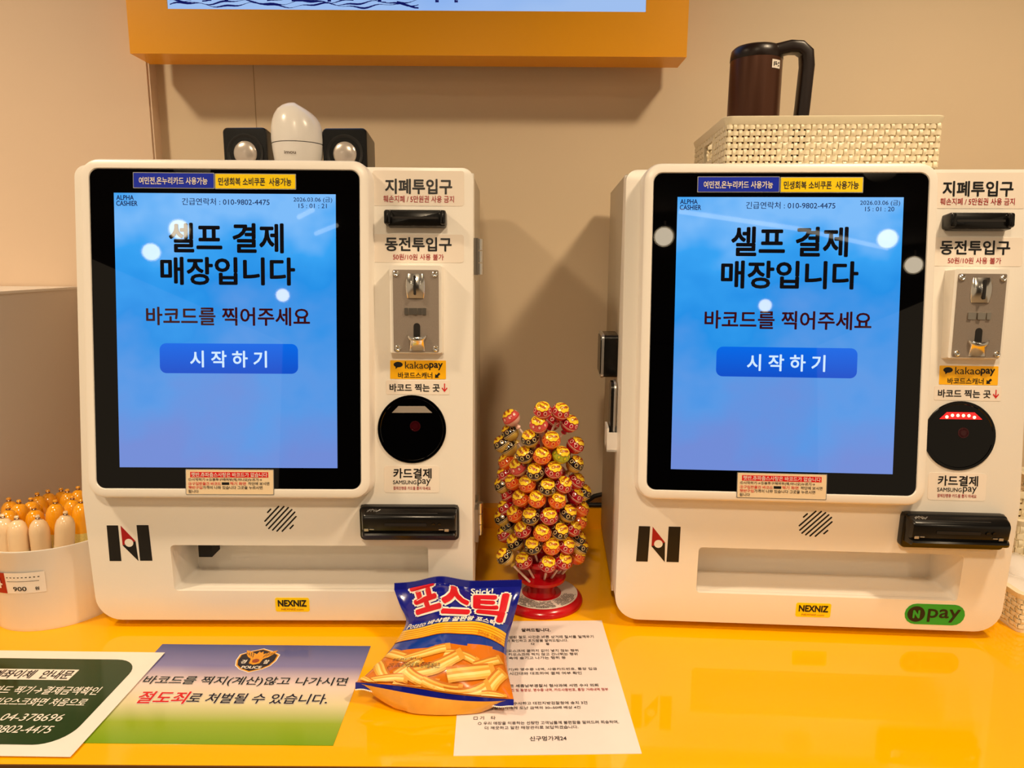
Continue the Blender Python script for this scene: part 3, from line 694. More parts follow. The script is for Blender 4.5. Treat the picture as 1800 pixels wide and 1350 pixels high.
FLAV = {'r': ((186, 16, 32), (150, 10, 24), (245, 210, 190)), 'c': ((176, 8, 44), (200, 20, 60), (250, 220, 200)), 'o': ((226, 84, 20), (206, 40, 24), (250, 190, 90)),
        'b': ((28, 16, 16), (214, 178, 80), (240, 214, 150)), 'p': ((214, 84, 82), (240, 190, 170), (200, 40, 40)), 'g': ((176, 182, 40), (220, 200, 40), (120, 150, 30))}
LBL = {'r': 'red wrapped lollipop with yellow flower emblem', 'c': 'crimson wrapped lollipop with yellow flower emblem', 'o': 'orange wrapped lollipop with yellow flower emblem',
       'b': 'black and cream lollipop with flower emblem', 'p': 'pale pink wrapped lollipop with flower emblem', 'g': 'lime green wrapped lollipop'}
M_daisy = mat('daisy_yellow', (252, 214, 40), .25); M_daisyr = mat('daisy_edge', (150, 20, 16), .3); M_stick = mat('white_stick', (238, 214, 200), .4)
M_script = mat('red_script', (168, 16, 20), .3)
BR = .0136
def sph(x, y, r):   # azimuthal map on a sphere of radius r about +z ; (x,y) arc lengths / BR
    d = math.hypot(x, y)
    if d < 1e-6: return V((0, 0, r))
    return V((r * math.sin(d) * x / d, r * math.sin(d) * y / d, r * math.cos(d)))
CAND = {}
for k, (c1, c2, c3) in FLAV.items():
    m1 = mat('wrapper_' + k, c1, .18, coat=.5); m2 = mat('wrapper_low_' + k, c2, .18, coat=.5); m3 = mat('wrapper_mark_' + k, c3, .25)
    lat = [88, 70, 55, 40, 25, 12, 4, 1, -3, -7, -12, -28, -45, -62, -76, -84]; pr_ = []
    for l in lat: r_ = BR * (1.035 if -4 < l < 5 else 1); pr_.append((r_ * math.cos(math.radians(l)), r_ * math.sin(math.radians(l))))
    pr_ += [(.0032, -BR * 1.15), (.0045, -BR * 1.4), (.0025, -BR * 1.5)]
    ms = [m1] * 6 + [m3, m1, m3] + [m2 if k in 'bgp' else m1] * 9
    b = MB(); b.lathe(pr_, 22, m1, mats=ms)
    for i in range(8):
        an = 2 * PI * i / 8; 
        for rad_, mm, off in ((.25, m3, 1.012), (.17, m2 if k != 'b' else m1, 1.02)):
            cxy = (1.12 * math.cos(an), 1.12 * math.sin(an)); pts = [sph(*cxy, BR * off)] + [sph(cxy[0] + rad_ * math.cos(2 * PI * q / 10), cxy[1] + rad_ * math.sin(2 * PI * q / 10), BR * off) for q in range(10)]
            b.add(pts, [(0, 1 + q, 1 + (q + 1) % 10) for q in range(10)], mm)
    ob = b.build('candy', None, 50); CAND[k] = ob.data; bpy.data.objects.remove(ob)
b = MB()
for off, sc_, mm in ((1.022, 1.07, M_daisyr), (1.034, 1.0, M_daisy)):
    n = 48
    for ri in range(3):
        f0, f1 = ri / 3, (ri + 1) / 3
        for i in range(n):
            def q(f, j): a_ = 2 * PI * j / n; R_ = f * sc_ * (.74 + .10 * abs(math.sin(4 * a_))); return sph(R_ * math.cos(a_), R_ * math.sin(a_), BR * off)
            b.add([q(f0, i), q(f1, i), q(f1, i + 1), q(f0, i + 1)], [(0, 1, 2, 3)], mm)
ob = b.build('flower_emblem', None, 60); ME_D = ob.data; bpy.data.objects.remove(ob)
b = MB(); TS = lambda x, y, z: sph(x, y, BR * 1.055 + z)
b.text('Chupa', (-.52, .02, .52, .46), M_script, TS, .03); b.text('Chups', (-.50, -.48, .50, -.04), M_script, TS, .03)
ob = b.build('lettering', None); ME_T = ob.data; bpy.data.objects.remove(ob)
b = MB(); b.tube([(0, 0, -BR * .9), (0, 0, -.066)], .0019, M_stick, 8); ob = b.build('stick', None, 50); ME_S = ob.data; bpy.data.objects.remove(ob)
POPS = '899,735,p 954,722,r 985,724,r 947,746,p 1001,745,c 897,761,b 932,771,b 969,774,o 1011,783,r 894,788,b 923,800,b 953,802,o 986,800,g 1010,816,b 911,822,p 941,830,b 973,827,r 903,847,o 927,851,o 962,857,b 990,853,r 1012,846,r 895,869,r 916,876,o 944,878,o 979,880,o 1011,872,c 890,893,r 906,904,o 933,908,b 965,908,r 998,903,b 1020,895,o 895,925,b 919,932,r 953,937,o 984,935,b 1006,929,r 906,953,b 937,960,b 969,961,o 995,960,r 1015,948,b 921,986,r 963,992,r 990,987,r 1014,978,o'
BEH = '970,742,r 883,781,b 891,813,o 889,834,r 884,853,b 1024,866,b 884,911,b 1017,917,o 889,940,r 1019,962,b'
def pop(px, py, k, ring=.052, back=False, at=None, axis=None):
    d = ray(px, py)
    if at is None:
        # the ball sits on a ring around the column: solve for the near side
        A = d.x ** 2 + d.y ** 2; B = 2 * (d.x * -LX + d.y * -LY); C_ = LX ** 2 + LY ** 2 - ring ** 2; disc = B * B - 4 * A * C_
        t_ = (-B - math.sqrt(max(disc, 0))) / (2 * A) if not back else (-B + .0 * math.sqrt(max(disc, 0))) / (2 * A)
        p = CAM + d * t_
    else: p = at
    out = V((p.x - LX, p.y - LY, 0)); out = out.normalized() if out.length > .004 else V((0, -1, 0))
    ax = axis or (out * .62 + V((0, 0, .85)))
    ax = ax.normalized()
    # local x: keep the script roughly upright as read from the aisle
    ydir = (V((0, 0, 1)) - ax * ax.z); ydir = ydir.normalized() if ydir.length > .1 else V((0, 1, 0))
    xdir = ydir.cross(ax); tw = random.uniform(-.6, .6); xd = xdir * math.cos(tw) + ydir * math.sin(tw); yd = ax.cross(xd)
    mw = Matrix((xd, yd, ax)).transposed().to_4x4(); mw.translation = p
    o = bpy.data.objects.new('lollipop', None); COL.objects.link(o); o.empty_display_size = .01; o.matrix_world = mw
    ti = max(0, min(7, int((p.z - .055) / .034))); lb = LBL[k] + ' on the ' + ('lowest', 'second lowest', 'third', 'fourth', 'fifth', 'sixth', 'seventh', 'top')[ti] + ' tier of the stand'
    tag(o, lb, 'lollipop', 'lollipops on the red stand')
    link('candy', CAND[k], o); dd = link('flower_emblem', ME_D, o); link('lettering', ME_T, dd); link('stick', ME_S, o)
    return o
for q in POPS.split(): x, y, k = q.split(','); pop(float(x), float(y), k)
for q in BEH.split(): x, y, k = q.split(','); pop(float(x), float(y), k, back=True)
o = pop(888, 979, 'b', ring=.072, axis=V((-.62, -.2, .75))); o['label'] = 'black and cream lollipop poking out furthest, low on the stand above the snack bag'

# ================================================================== SAUSAGE TUB
tub = thing('sausage_tub', 'white oval plastic tub full of small sausages beside the kiosk', 'tub', (-.708, 1.04, 0), math.radians(20))
TA, TBB, TH = .096, .086, .128
def TP(f, z): return [(TA * f * math.cos(2 * PI * j / 64), TBB * f * math.sin(2 * PI * j / 64), z) for j in range(64)]
b = MB(); b.loft([TP(.80, .004), TP(.86, 0), TP(.885, .006), TP(.985, TH - .004), TP(1.0, TH - .002), TP(1.0, TH), TP(.975, TH), TP(.96, TH - .004), TP(.86, .01)], M_wplas, True, True); b.build('shell', tub, 40)
def TUBM(x, z, c):   # wrap a flat label on the tub side, x = angle
    f = .885 + .1 * (z - .006) / (TH - .01); a_ = x; return V((TA * (f + c) * math.cos(a_), TBB * (f + c) * math.sin(a_), z))
def tub_ang(px, py):
    p = hit(px, py, (0, 1, 0), (0, .96, 0)); best = None
    for i in range(720):
        a_ = -PI + 2 * PI * i / 720; f = .95; q = V((TA * f * math.cos(a_), TBB * f * math.sin(a_), 0)); w0 = tub.matrix_basis @ q
        w0 = V((-.708 + q.x * math.cos(math.radians(20)) - q.y * math.sin(math.radians(20)), 1.04 + q.x * math.sin(math.radians(20)) + q.y * math.cos(math.radians(20)), 0))
        d = ray(px, py); s = (w0.x - CAM.x) / d.x if abs(d.x) > 1e-6 else 1; yy = CAM.y + d.y * s
        if w0.y < 1.04 and (best is None or abs(yy - w0.y) < best[0]): best = (abs(yy - w0.y), a_, (CAM + d * s).z)
    return best[1], best[2]
A0, zA = tub_ang(78, 1003); A1, zB = tub_ang(13, 1043); A2, zC = tub_ang(-12, 1040)
zA, zB = max(zA, zB) , min(zA, zB)
def wrap(x0, x1, z0, z1, m, c, n=10):
    b = MB()
    for i in range(n):
        u, v_ = x0 + (x1 - x0) * i / n, x0 + (x1 - x0) * (i + 1) / n; b.add([(u, z0, c), (v_, z0, c), (v_, z1, c), (u, z1, c)], [(0, 1, 2, 3)], m, TUBM)
    return b
pc = wrap(A1, A0, zB, zA, M_paper, .012).build('price_card', tub)
t = MB(); W_ = A0 - A1; h_ = zA - zB
t.text('900', (A1 + W_ * .2, zB + h_ * .12, A1 + W_ * .54, zB + h_ * .34), M_ink, TUBM, .01, z=.02); t.text('원', (A1 + W_ * .74, zB + h_ * .13, A1 + W_ * .84, zB + h_ * .3), M_ink, TUBM, .02, z=.02)
t.text('- - - - - - - - -', (A1 + W_ * .06, zB + h_ * .76, A1 + W_ * .88, zB + h_ * .80), M_ink, TUBM, .02, z=.02)
for i in range(8): t.add([(A1 + W_ * (.06 + .1 * i), zB + h_ * .58, .02), (A1 + W_ * (.16 + .1 * i), zB + h_ * .58, .02), (A1 + W_ * (.16 + .1 * i), zB + h_ * .6, .02), (A1 + W_ * (.06 + .1 * i), zB + h_ * .6, .02)], [(0, 1, 2, 3)], M_ink, TUBM)
t.build('lettering', pc)
rc = wrap(A2 - .12, A1 + .004, zB, zA, M_red, .014).build('red_card', tub)
MB().text('4', (A1 - .26, zB + h_ * .25, A1 - .05, zB + h_ * .75), M_paper, TUBM, .02, z=.022).build('lettering', rc)
# sausages
M_so = mat('orange_casing', (255, 172, 24), .18, coat=.6, noise=.06, nscale=60); M_sb = mat('beige_casing', (246, 214, 172), .18, coat=.6, noise=.05, nscale=60)
M_sl = mat('sausage_label', (228, 206, 120), .25, noise=.25, nscale=500); M_sl2 = mat('sausage_label_cream', (240, 222, 180), .25); M_foil = mat('clip_metal', (150, 130, 120), .25, metal=1)
SR = .0135; SLn = .135
SM = {}
for k, m in (('o', M_so), ('b', M_sb)):
    b = MB(); pr_ = [(.004, .002), (.010, .006), (SR, .016), (SR, SLn - .020), (SR * .96, SLn - .014), (SR * .80, SLn - .007), (SR * .5, SLn - .002), (SR * .2, SLn)]
    b.lathe(pr_, 24, m); o = b.build('casing', None, 50); c1 = o.data; bpy.data.objects.remove(o)
    b = MB(); b.lathe([(SR * .2, SLn - .001), (.0022, SLn + .001), (.0034, SLn + .0045), (.0026, SLn + .006)], 12, m); o = b.build('tail', None, 40); c2 = o.data; bpy.data.objects.remove(o)
    b = MB(); b.lathe([(.0030, SLn + .0006), (.0036, SLn + .0016), (.0030, SLn + .0026)], 12, M_foil); o = b.build('clip', None, 40); c3 = o.data; bpy.data.objects.remove(o)
    b = MB(); b.lathe([(SR * 1.015, .02), (SR * 1.015, SLn - .045)], 24, M_sl if k == 'o' else M_sl2, cap0=False, cap1=False); o = b.build('label_band', None, 40); c4 = o.data; bpy.data.objects.remove(o)
    SM[k] = (c1, c2, c3, c4)
b = MB()
for i in range(9): b.box((-.004 + i * .0009, -SR * 1.03, SLn - .062), (-.004 + i * .0009 + (.0005 if i % 3 else .0003), -SR * 1.02, SLn - .052), M_ink)
ME_BAR = b.build('barcode', None); bpy.data.objects.remove(ME_BAR); ME_BAR = bpy.data.meshes['barcode']
SAUS = [(4, 906, 'b', -.02, 0, .985), (29, 909, 'b', 0, 1, .985), (66, 908, 'b', .02, 0, .99), (115, 901, 'b', .13, 1, 1.0), (14, 892, 'o', 0, 0, 1.02), (59, 892, 'o', 0, 0, 1.03), (97, 881, 'o', .06, 1, 1.03), (142, 880, 'o', .03, 1, 1.04),
        (15, 877, 'o', 0, 0, 1.06), (33, 881, 'o', .02, 0, 1.05), (54, 877, 'o', 0, 0, 1.07), (65, 868, 'o', -.02, 0, 1.10), (84, 863, 'o', .02, 0, 1.12), (127, 874, 'o', .05, 0, 1.07), (118, 862, 'o', .02, 0, 1.12), (107, 860, 'o', 0, 0, 1.14), (137, 857, 'o', .04, 0, 1.13)]
for i, (px, py, k, tilt, lab, yy) in enumerate(SAUS):
    p = hy(px, py, yy + .012)
    ax = V((tilt, .05 * math.sin(i * 2.1), 1)).normalized(); x_ = V((0, 1, 0)).cross(ax).normalized(); y_ = ax.cross(x_); mw = Matrix((x_, y_, ax)).transposed().to_4x4(); mw.translation = p - ax * (SLn + .004)
    o = bpy.data.objects.new('sausage', None); COL.objects.link(o); o.empty_display_size = .01; o.matrix_world = mw
    lb = ('bright orange sausage with printed yellow label band in the white tub' if lab else 'plain bright orange sausage with metal clip standing in the white tub') if k == 'o' else \
        ('pale beige sausage with a barcode label leaning towards the kiosk' if px > 100 else 'pale beige sausage with cream label band at the tub front' if lab else 'plain pale beige sausage with metal clip at the tub front')
    tag(o, lb, 'sausage', 'orange sausages in the tub' if k == 'o' else 'beige sausages in the tub')
    c1, c2, c3, c4 = SM[k]; link('casing', c1, o); link('tail', c2, o); link('clip', c3, o)
    if lab:
        lb = link('label_band', c4, o)
        if k == 'b' and px > 100: link('barcode', ME_BAR, lb)
# white cabinet whose side closes the view behind the tub
q0 = hit(70, 508, (1, 0, 0), (-.84, 0, 0))
cb_ = thing('white_cabinet', 'white box cabinet standing at the wall behind the sausage tub', 'cabinet', (-1.10, 1.20, 0))
MB().prism(rr(-.26, -.20, .26, .186, .003, 3), .006, q0.z - .004, mat('white_laminate', (226, 218, 212), .35)).build('carcass', cb_, 30)
MB().prism(rr(-.262, -.202, .262, .186, .003, 3), q0.z - .004, q0.z, M_wplas).build('top_panel', cb_, 30)
MB().box((-.25, -.19, 0), (.25, .18, .006), M_dkgap).build('plinth', cb_)

# ================================================================== NOTICES ON THE COUNTER
NOT = dict(A=(-.06219, .7047, .02771, .210, .297), B=(-.4966, .72196, -.00554, .297, .210), G=(-.48189 - .297 * math.cos(-.01078), .69647 - .297 * math.sin(-.01078), -.01078, .297, .210))
def nuv(k, px, py):
    x, y, a_, w_, h = NOT[k]; p = hz(px, py); d = (p.x - x, p.y - y); return d[0] * math.cos(a_) + d[1] * math.sin(a_), -d[0] * math.sin(a_) + d[1] * math.cos(a_)
def notice(k, label, m, z=0, name='notice_sheet'):
    x, y, a_, w_, h = NOT[k]; o = thing(name, label, 'notice', (x, y, z), a_)
    MB().box((0, 0, 0), (w_, h, .0006), m).build('sheet', o); return o
IDT = lambda x, y, z=0: V((x, y, z))
na = notice('A', 'white printed notice sheet with black text lying beneath the snack bag', mat('notice_paper', (240, 226, 222), .22, noise=.06, nscale=18))
t = MB(); z_ = .0011
def line(t, k, s, x0, y0, x1, y1, m, bo, f, halo=0):
    xm = (x0 + x1) / 2; a_ = nuv(k, *f(x0, y1)); b_ = nuv(k, *f(x1, y1)); c = nuv(k, *f(xm, y0)); par = {'A': na, 'B': globals().get('nb'), 'G': globals().get('ng')}[k]
    r_ = (a_[0], (a_[1] + b_[1]) / 2, b_[0], c[1])
    if halo: MB().halo(s, r_, M_paper, IDT, bo, z_, halo).build('lettering_outline', par)
    MB().text(s, r_, m, IDT, bo, z=z_ + (.0004 if halo else 0)).build('lettering', par)
fA = lambda X, Y: (780 + .2 * X, 1080 + .2 * Y)
for s, x0, y0, x1, y1, bo in [('알려드립니다.', 685, 128, 940, 158, .03), ('발생된 절도 사건은 바른 상거래 질서를 일깨우기', 540, 191, 1320, 216, .004), ('같이 확인하고 조치함을 알려드립니다.', 520, 224, 1095, 248, .004), ('다          음', 770, 254, 930, 276, .02),
        ('키오스크에 끝까지 값이 넣지 않는 행위', 530, 313, 1185, 336, .004), ('을 키오스크에 찍지 않고 건너뛰는 행위', 520, 344, 1178, 368, .004), ('옷 속에 숨기고 나가는 행위 등', 520, 376, 1075, 400, .004),
        ('(돌리기)와 영수증 내역, 사용카드번호, 통장 입금', 470, 476, 1352, 502, .004), ('같은 시간대와 대조하여 결제 여부 확인', 480, 511, 1215, 537, .004), ('건은 세종남부경찰서 형사과에 서면 수사 의뢰', 540, 618, 1362, 645, .012),
        ('경찰서에서 수사하고 대전지방검찰청에 송치 3건', 400, 773, 1265, 800, .008), ('행위(절도)자에게 도난 금액의 30~50배 배상 4건', 345, 815, 1205, 844, .008), ('□ 기    타', 262, 902, 455, 932, .004),
        ('○ 우리 매장을 이용하는 선량한 고객님들께 불편함을 알려드려 죄송하며,', 300, 944, 1543, 974, .004), ('더 깨끗하고 알찬 매장관리로 보답하겠습니다.', 360, 987, 1185, 1015, .004), ('신구멍가게24', 757, 1076, 1082, 1118, .012)]:
    line(t, 'A', s, x0, y0, x1, y1, M_ink, bo, fA)
line(t, 'A', '사진 및 동영상, 영수증 내역, 카드사용번호, 통장 거래내역 첨부', 560, 656, 1450, 683, M_red, .004, fA)
# police notice
M_pol = ramp_mat('police_print', [(0, (120, 158, 20)), (.18, (150, 172, 40)), (.36, (226, 214, 170)), (.55, (240, 214, 206)), (.75, (128, 124, 178)), (1, (56, 74, 140))], axis=1, rough=.12)
nb = notice('B', 'blue to green gradient police warning notice with shield emblem on the counter', M_pol)
fB = lambda X, Y: (160 + .2778 * X, 1120 + .2778 * Y)
t = MB()
z_ = .0010
line(t, 'B', '바코드를 찍지(계산)않고 나가시면', 300, 255, 1612, 316, M_inkg, .016, fB, .03)
line(t, 'B', '로 처벌될 수 있습니다.', 590, 362, 1490, 427, M_inkg, .016, fB, .03)
line(t, 'B', '절도죄', 265, 348, 583, 427, M_redbright, .02, fB, .035)
cxp = nuv('B', *fB(1072, 150)); topv = nuv('B', *fB(1080, 76))[1]; botv = nuv('B', *fB(1000, 230))[1]; wl_ = nuv('B', *fB(932, 130))[0]; wr_ = nuv('B', *fB(1225, 90))[0]
cxs = .5 * (nuv('B', *fB(1000, 230))[0] + nuv('B', *fB(1090, 76))[0]); sw = .028; shh = topv - botv
def shield(f):
    P = [(-1, .72), (-.6, .86), (0, 1), (.6, .86), (1, .72), (1.0, .45), (.86, .22), (.55, .06), (0, -.08), (-.55, .06), (-.86, .22), (-1.0, .45)]
    return [(cxs + x * sw * f, botv + shh * (.5 + (y - .46) * f * .93)) for x, y in P][::-1]
b = MB(); M_gold = mat('gold_print', (224, 152, 34), .25)
b.poly(shield(1.0), M_paper, IDT, .0010); b.poly(shield(.95), M_gold, IDT, .0012); b.poly(shield(.88), M_inkg, IDT, .0014)
yv = lambda f: botv + shh * f
wing = [(0, .80), (.10, .86), (.16, .74), (.35, .80), (.62, .88), (.78, .90), (.66, .74), (.5, .62), (.3, .54), (.26, .36), (0, .30)]
b.poly([(cxs + x * sw, yv(y)) for x, y in wing][::-1], M_gold, IDT, .0016); b.poly([(cxs - x * sw, yv(y)) for x, y in wing], M_gold, IDT, .0016)
b.poly(circ(cxs, yv(.46), sw * .17, 16), mat('rust_print', (150, 60, 24), .3), IDT, .0018)
for i in range(4):
    for s in (-1, 1): b.poly([(cxs + s * sw * (.24 + .1 * i), yv(.60 + .04 * i)), (cxs + s * sw * (.27 + .1 * i), yv(.60 + .04 * i)), (cxs + s * sw * (.36 + .12 * i), yv(.80)), (cxs + s * sw * (.33 + .12 * i), yv(.80))], M_inkg, IDT, .0018)
b.text('POLICE', (cxs - sw * .48, yv(.14), cxs + sw * .48, yv(.25)), M_paper, IDT, .03, z=.0018)
b.text('경', (cxs - sw * .68, yv(.34), cxs - sw * .42, yv(.50)), M_paper, IDT, .02, z=.0018); b.text('찰', (cxs + sw * .42, yv(.34), cxs + sw * .68, yv(.50)), M_paper, IDT, .02, z=.0018)
b.build('shield_emblem', nb)
# green notice, overlapping the police one
ng = notice('G', 'dark green payment guide notice with white border and lettering at counter edge', mat('white_board_paper', (244, 234, 226), .2, noise=.05, nscale=22), z=.0021)
M_gpr = mat('dark_green_print', (22, 56, 22), .14, noise=.12, nscale=14)
fG = lambda X, Y: (.18333 * X, 1120 + .18326 * Y)
g1 = nuv('G', *fG(1000, 232))[1]; g0 = nuv('G', *fG(200, 1052))[1]; gx1 = .5 * (nuv('G', *fG(1262, 300))[0] + nuv('G', *fG(760, 870))[0]) + .004
MB().prism(rr(.012, g0, gx1, g1, .034, 8), .0006, .0009, M_gpr, IDT).build('green_field', ng)
t = MB(); z_ = .0013
w0 = nuv('G', *fG(0, 425)); w1 = nuv('G', *fG(665, 425)); w2 = nuv('G', *fG(745, 333))
t.prism(rr(.055, w0[1], w1[0], w2[1], 0, 1), .0009, .0011, M_paper, IDT)
t.text('계좌이체  안내문', (nuv('G', *fG(-115, 418))[0], w0[1] + .002, nuv('G', *fG(655, 418))[0], w2[1] - .002), M_ink, IDT, .018, z=z_)
z_ = .0012
line(t, 'G', '카드 찍기➡결제금액확인', -120, 492, 925, 572, M_paper, .015, fG)
line(t, 'G', '키오스크화면 처음으로', -110, 605, 800, 682, M_paper, .015, fG)
line(t, 'G', '04-378696', -20, 758, 580, 828, M_paper, .004, fG)
line(t, 'G', '010-9802-4475', -330, 870, 470, 942, M_paper, .004, fG)
t.build('lettering', ng)

# ================================================================== SNACK BAG
M_bblue = mat('bag_blue', (22, 28, 140), .16, coat=.5, bump=.5, bscale=28); M_bblue2 = mat('bag_mid_blue', (18, 60, 160), .16, coat=.5, bump=.5, bscale=28); M_byel = mat('bag_yellow', (250, 196, 40), .2, coat=.4); M_byel2 = mat('bag_amber', (236, 150, 20), .2, coat=.4)
M_bor = mat('bag_orange', (222, 120, 14), .2, coat=.5); M_chip = [mat('chip_a', (242, 196, 92), .4), mat('chip_b', (228, 160, 52), .4), mat('chip_c', (252, 220, 134), .4), mat('chip_d', (204, 118, 24), .4)]
M_bred = mat('bag_red', (212, 20, 34), .35); M_bwhite = mat('bag_white', (246, 240, 232), .35); M_bback = mat('bag_back_orange', (230, 158, 56), .22, coat=.4, noise=.3, nscale=40)
ROWS = [(0.0, (693, 1037), (917, 1031), .956, .962, 0), (.13, (703, 1064), (911, 1056), .940, .948, .010), (.27, (714, 1092), (903, 1086), .917, .928, .024), (.45, (700, 1122), (893, 1122), .888, .895, .036), (.62, (680, 1150), (890, 1152), .862, .865, .040), (.80, (655, 1176), (893, 1184), .834, .826, .030), (.92, (636, 1194), (899, 1210), .814, .796, .014), (1.0, (626, 1201), (903, 1228), .804, .776, 0)]
RW = [(t_, hy(*l, yl), hy(*r_, yr), bu) for t_, l, r_, yl, yr, bu in ROWS]
def rowat(t_):
    t_ = max(0, min(1, t_))
    for i in range(len(RW) - 1):
        if t_ <= RW[i + 1][0] + 1e-9:
            def cr(a0, a1, a2, a3, f): return .5 * ((2 * a1) + (a2 - a0) * f + (2 * a0 - 5 * a1 + 4 * a2 - a3) * f * f + (3 * a1 - a0 - 3 * a2 + a3) * f ** 3)
            f = (t_ - RW[i][0]) / (RW[i + 1][0] - RW[i][0]); j0, j3 = max(i - 1, 0), min(i + 2, len(RW) - 1)
            return [cr(RW[j0][q], RW[i][q], RW[i + 1][q], RW[j3][q], f) for q in (1, 2, 3)]
def SB(s, t_, back=False, off=0):
    l, r_, bu = rowat(t_); p = l.lerp(r_, s)
    sh = max(0, 1 - (2 * s - 1) ** 2) ** .6
    n_ = V((.0, -.62, .78))
    wr = .0022 * math.sin(9 * s + 7 * t_ + 2 * math.sin(5 * t_)) * math.sin(PI * s) + .0016 * math.sin(17 * s - 11 * t_) * math.sin(PI * s)
    seam = .006 * math.sin(5.2 * s + .7) * (t_ ** 6)
    if not back:
        # shoulder fold near the top: a ridge left of centre
        rg = .026 * math.exp(-((s - .36) / .16) ** 2) * math.exp(-((t_ - .10) / .16) ** 2)
        q = p + n_ * (bu * sh + wr * (.15 + .85 * min(1, t_ * 4)) * (1 if t_ < .97 else .4) + rg + off + seam)
    else:
        dn = V((.0, -.25, -.95)) if t_ > .6 else V((0, .35, -.9))
        q = p + dn * (bu * .85 * sh * (1.25 if t_ > .75 else .8)) + n_ * (seam - off)
        q = q + V((0, -.026, -.014)) * (max(0, math.sin(PI * s)) ** .7 * math.exp(-((t_ - .92) / .07) ** 2))
        q.z = max(q.z, .0022)
    return q
bag = thing('snack_bag', 'blue and yellow snack bag with stick crisps print leaning on the kiosk', 'snack bag', (hz(760, 1215).x, .85, 0))
inv = V(bag.location)
TB = lambda s, t_, z=0: SB(s, t_, False, z) - inv
b = MB(); N, Mn = 44, 48
def bagmat(s, t_):
    if t_ < .64 + .03 * math.sin(6 * s): return M_bblue if t_ < .36 else M_bblue2
    return M_bor
vs = [SB(i / N, j / Mn) - inv for j in range(Mn + 1) for i in range(N + 1)]
for mm in (M_bblue, M_bblue2, M_bor):
    fs = [(j * (N + 1) + i, j * (N + 1) + i + 1, (j + 1) * (N + 1) + i + 1, (j + 1) * (N + 1) + i) for j in range(Mn) for i in range(N) if bagmat((i + .5) / N, (j + .5) / Mn) is mm]
    b.add(vs, fs, mm)
b.build('front_film', bag, 60)
b = MB(); vs = [SB(i / N, j / Mn, True) - inv for j in range(Mn + 1) for i in range(N + 1)]
for mm in (M_bblue, M_bback):
    fs = [(j * (N + 1) + i, (j + 1) * (N + 1) + i, (j + 1) * (N + 1) + i + 1, j * (N + 1) + i + 1) for j in range(Mn) for i in range(N) if (mm is M_bblue) == (j < Mn * .6)]
    b.add(vs, fs, mm)
b.build('back_film', bag, 60)
# crimped seams with saw-tooth edges
b = MB(); n = 90
for i in range(n):
    s0, s1 = i / n, (i + 1) / n; p0, p1 = SB(s0, 0) - inv, SB(s1, 0) - inv; up1 = V((0, .002, .009)); sm = (p0 + p1) / 2 + up1 * 1.14
    b.add([p0, p1, p1 + up1, sm, p0 + up1], [(0, 1, 2, 3, 4)], M_bblue)
b.build('top_seam', bag)
b = MB()
for i in range(n):
    s0, s1 = i / n, (i + 1) / n; p0, p1 = SB(s0, 1) - inv, SB(s1, 1) - inv
    d0 = V((0, -.004, -.0075 + .001 * math.sin(40 * s0))); sm = (p0 + p1) / 2 + d0 * 1.15
    zc = V((0, -.0006, .0002))
    b.add([p0 + zc, p1 + zc, p1 + d0 * .92, p0 + d0 * .92], [(0, 1, 2, 3)], M_bblue); b.add([p0 + d0 * .92, p1 + d0 * .92, p1 + d0, sm, p0 + d0], [(0, 1, 2, 3, 4)], M_bwhite)  # white tooth edge: glints on the blue seam, painted in as colour
b.build('bottom_seam', bag)
# wavy crisp band
b = MB(); n = 60
def band(t0, t1, m, z):
    def cc(s): return .455 + .035 * math.sin(PI * 1.9 * s + .6) + .045 * s
    for i in range(n):
        s0, s1 = .02 + .96 * i / n, .02 + .96 * (i + 1) / n
        for q in range(3):
            a_, c = t0 + (t1 - t0) * q / 3, t0 + (t1 - t0) * (q + 1) / 3
            b.add([(s0, cc(s0) + c, z), (s1, cc(s1) + c, z), (s1, cc(s1) + a_, z), (s0, cc(s0) + a_, z)], [(0, 1, 2, 3)], m, TB)
band(-.075, .06, M_byel, .0008)
for q in (-.052, -.026, 0, .026): band(q, q + .008, M_byel2, .0012)
band(.05, .06, M_bor, .0012)
b.build('wave_band', bag)
# printed crisps
b = MB(); rnd = random.Random(11)
def chip(cx_, cy_, L_, W_, an, z, bend):
    nl, nw = 9, 6
    for i in range(nl):
        for j in range(nw):
            def pt(a_, c):
                x = (a_ - .5) * L_; y = (c - .5) * W_ + bend * ((a_ - .5) ** 2 * 4 - .5) * L_ * .3
                return (max(.005, min(.995, cx_ + x * math.cos(an) - y * math.sin(an))), max(.02, min(.992, cy_ + (x * math.sin(an) + y * math.cos(an)) * .9)), z)
            b.add([pt(i / nl, j / nw), pt((i + 1) / nl, j / nw), pt((i + 1) / nl, (j + 1) / nw), pt(i / nl, (j + 1) / nw)], [(0, 1, 2, 3)], M_chip[(3, 0, 1, 2, 0, 1)[j]] if i < nl - 1 else M_chip[1], TB)
for i, (x, y, L_, W_, an) in enumerate([(.16, .66, .26, .10, .5), (.40, .66, .34, .10, -.35), (.66, .68, .26, .09, .2), (.86, .70, .22, .09, -.5), (.10, .80, .26, .09, .9), (.30, .79, .20, .10, -.8), (.5, .76, .40, .12, -.55), (.74, .80, .34, .13, -.25),
        (.90, .84, .22, .10, -.9), (.20, .90, .26, .09, -.1), (.40, .88, .24, .10, .4), (.55, .92, .26, .09, .15), (.72, .93, .30, .10, -.3), (.88, .95, .16, .07, .1), (.07, .93, .16, .06, .7), (.33, .96, .18, .06, .1)]):
    chip(x, .71 + (y - .66) * .95, L_, W_ * .9, an, .0010 + .00018 * i, rnd.uniform(-.5, .5))
b.build('crisp_print', bag)
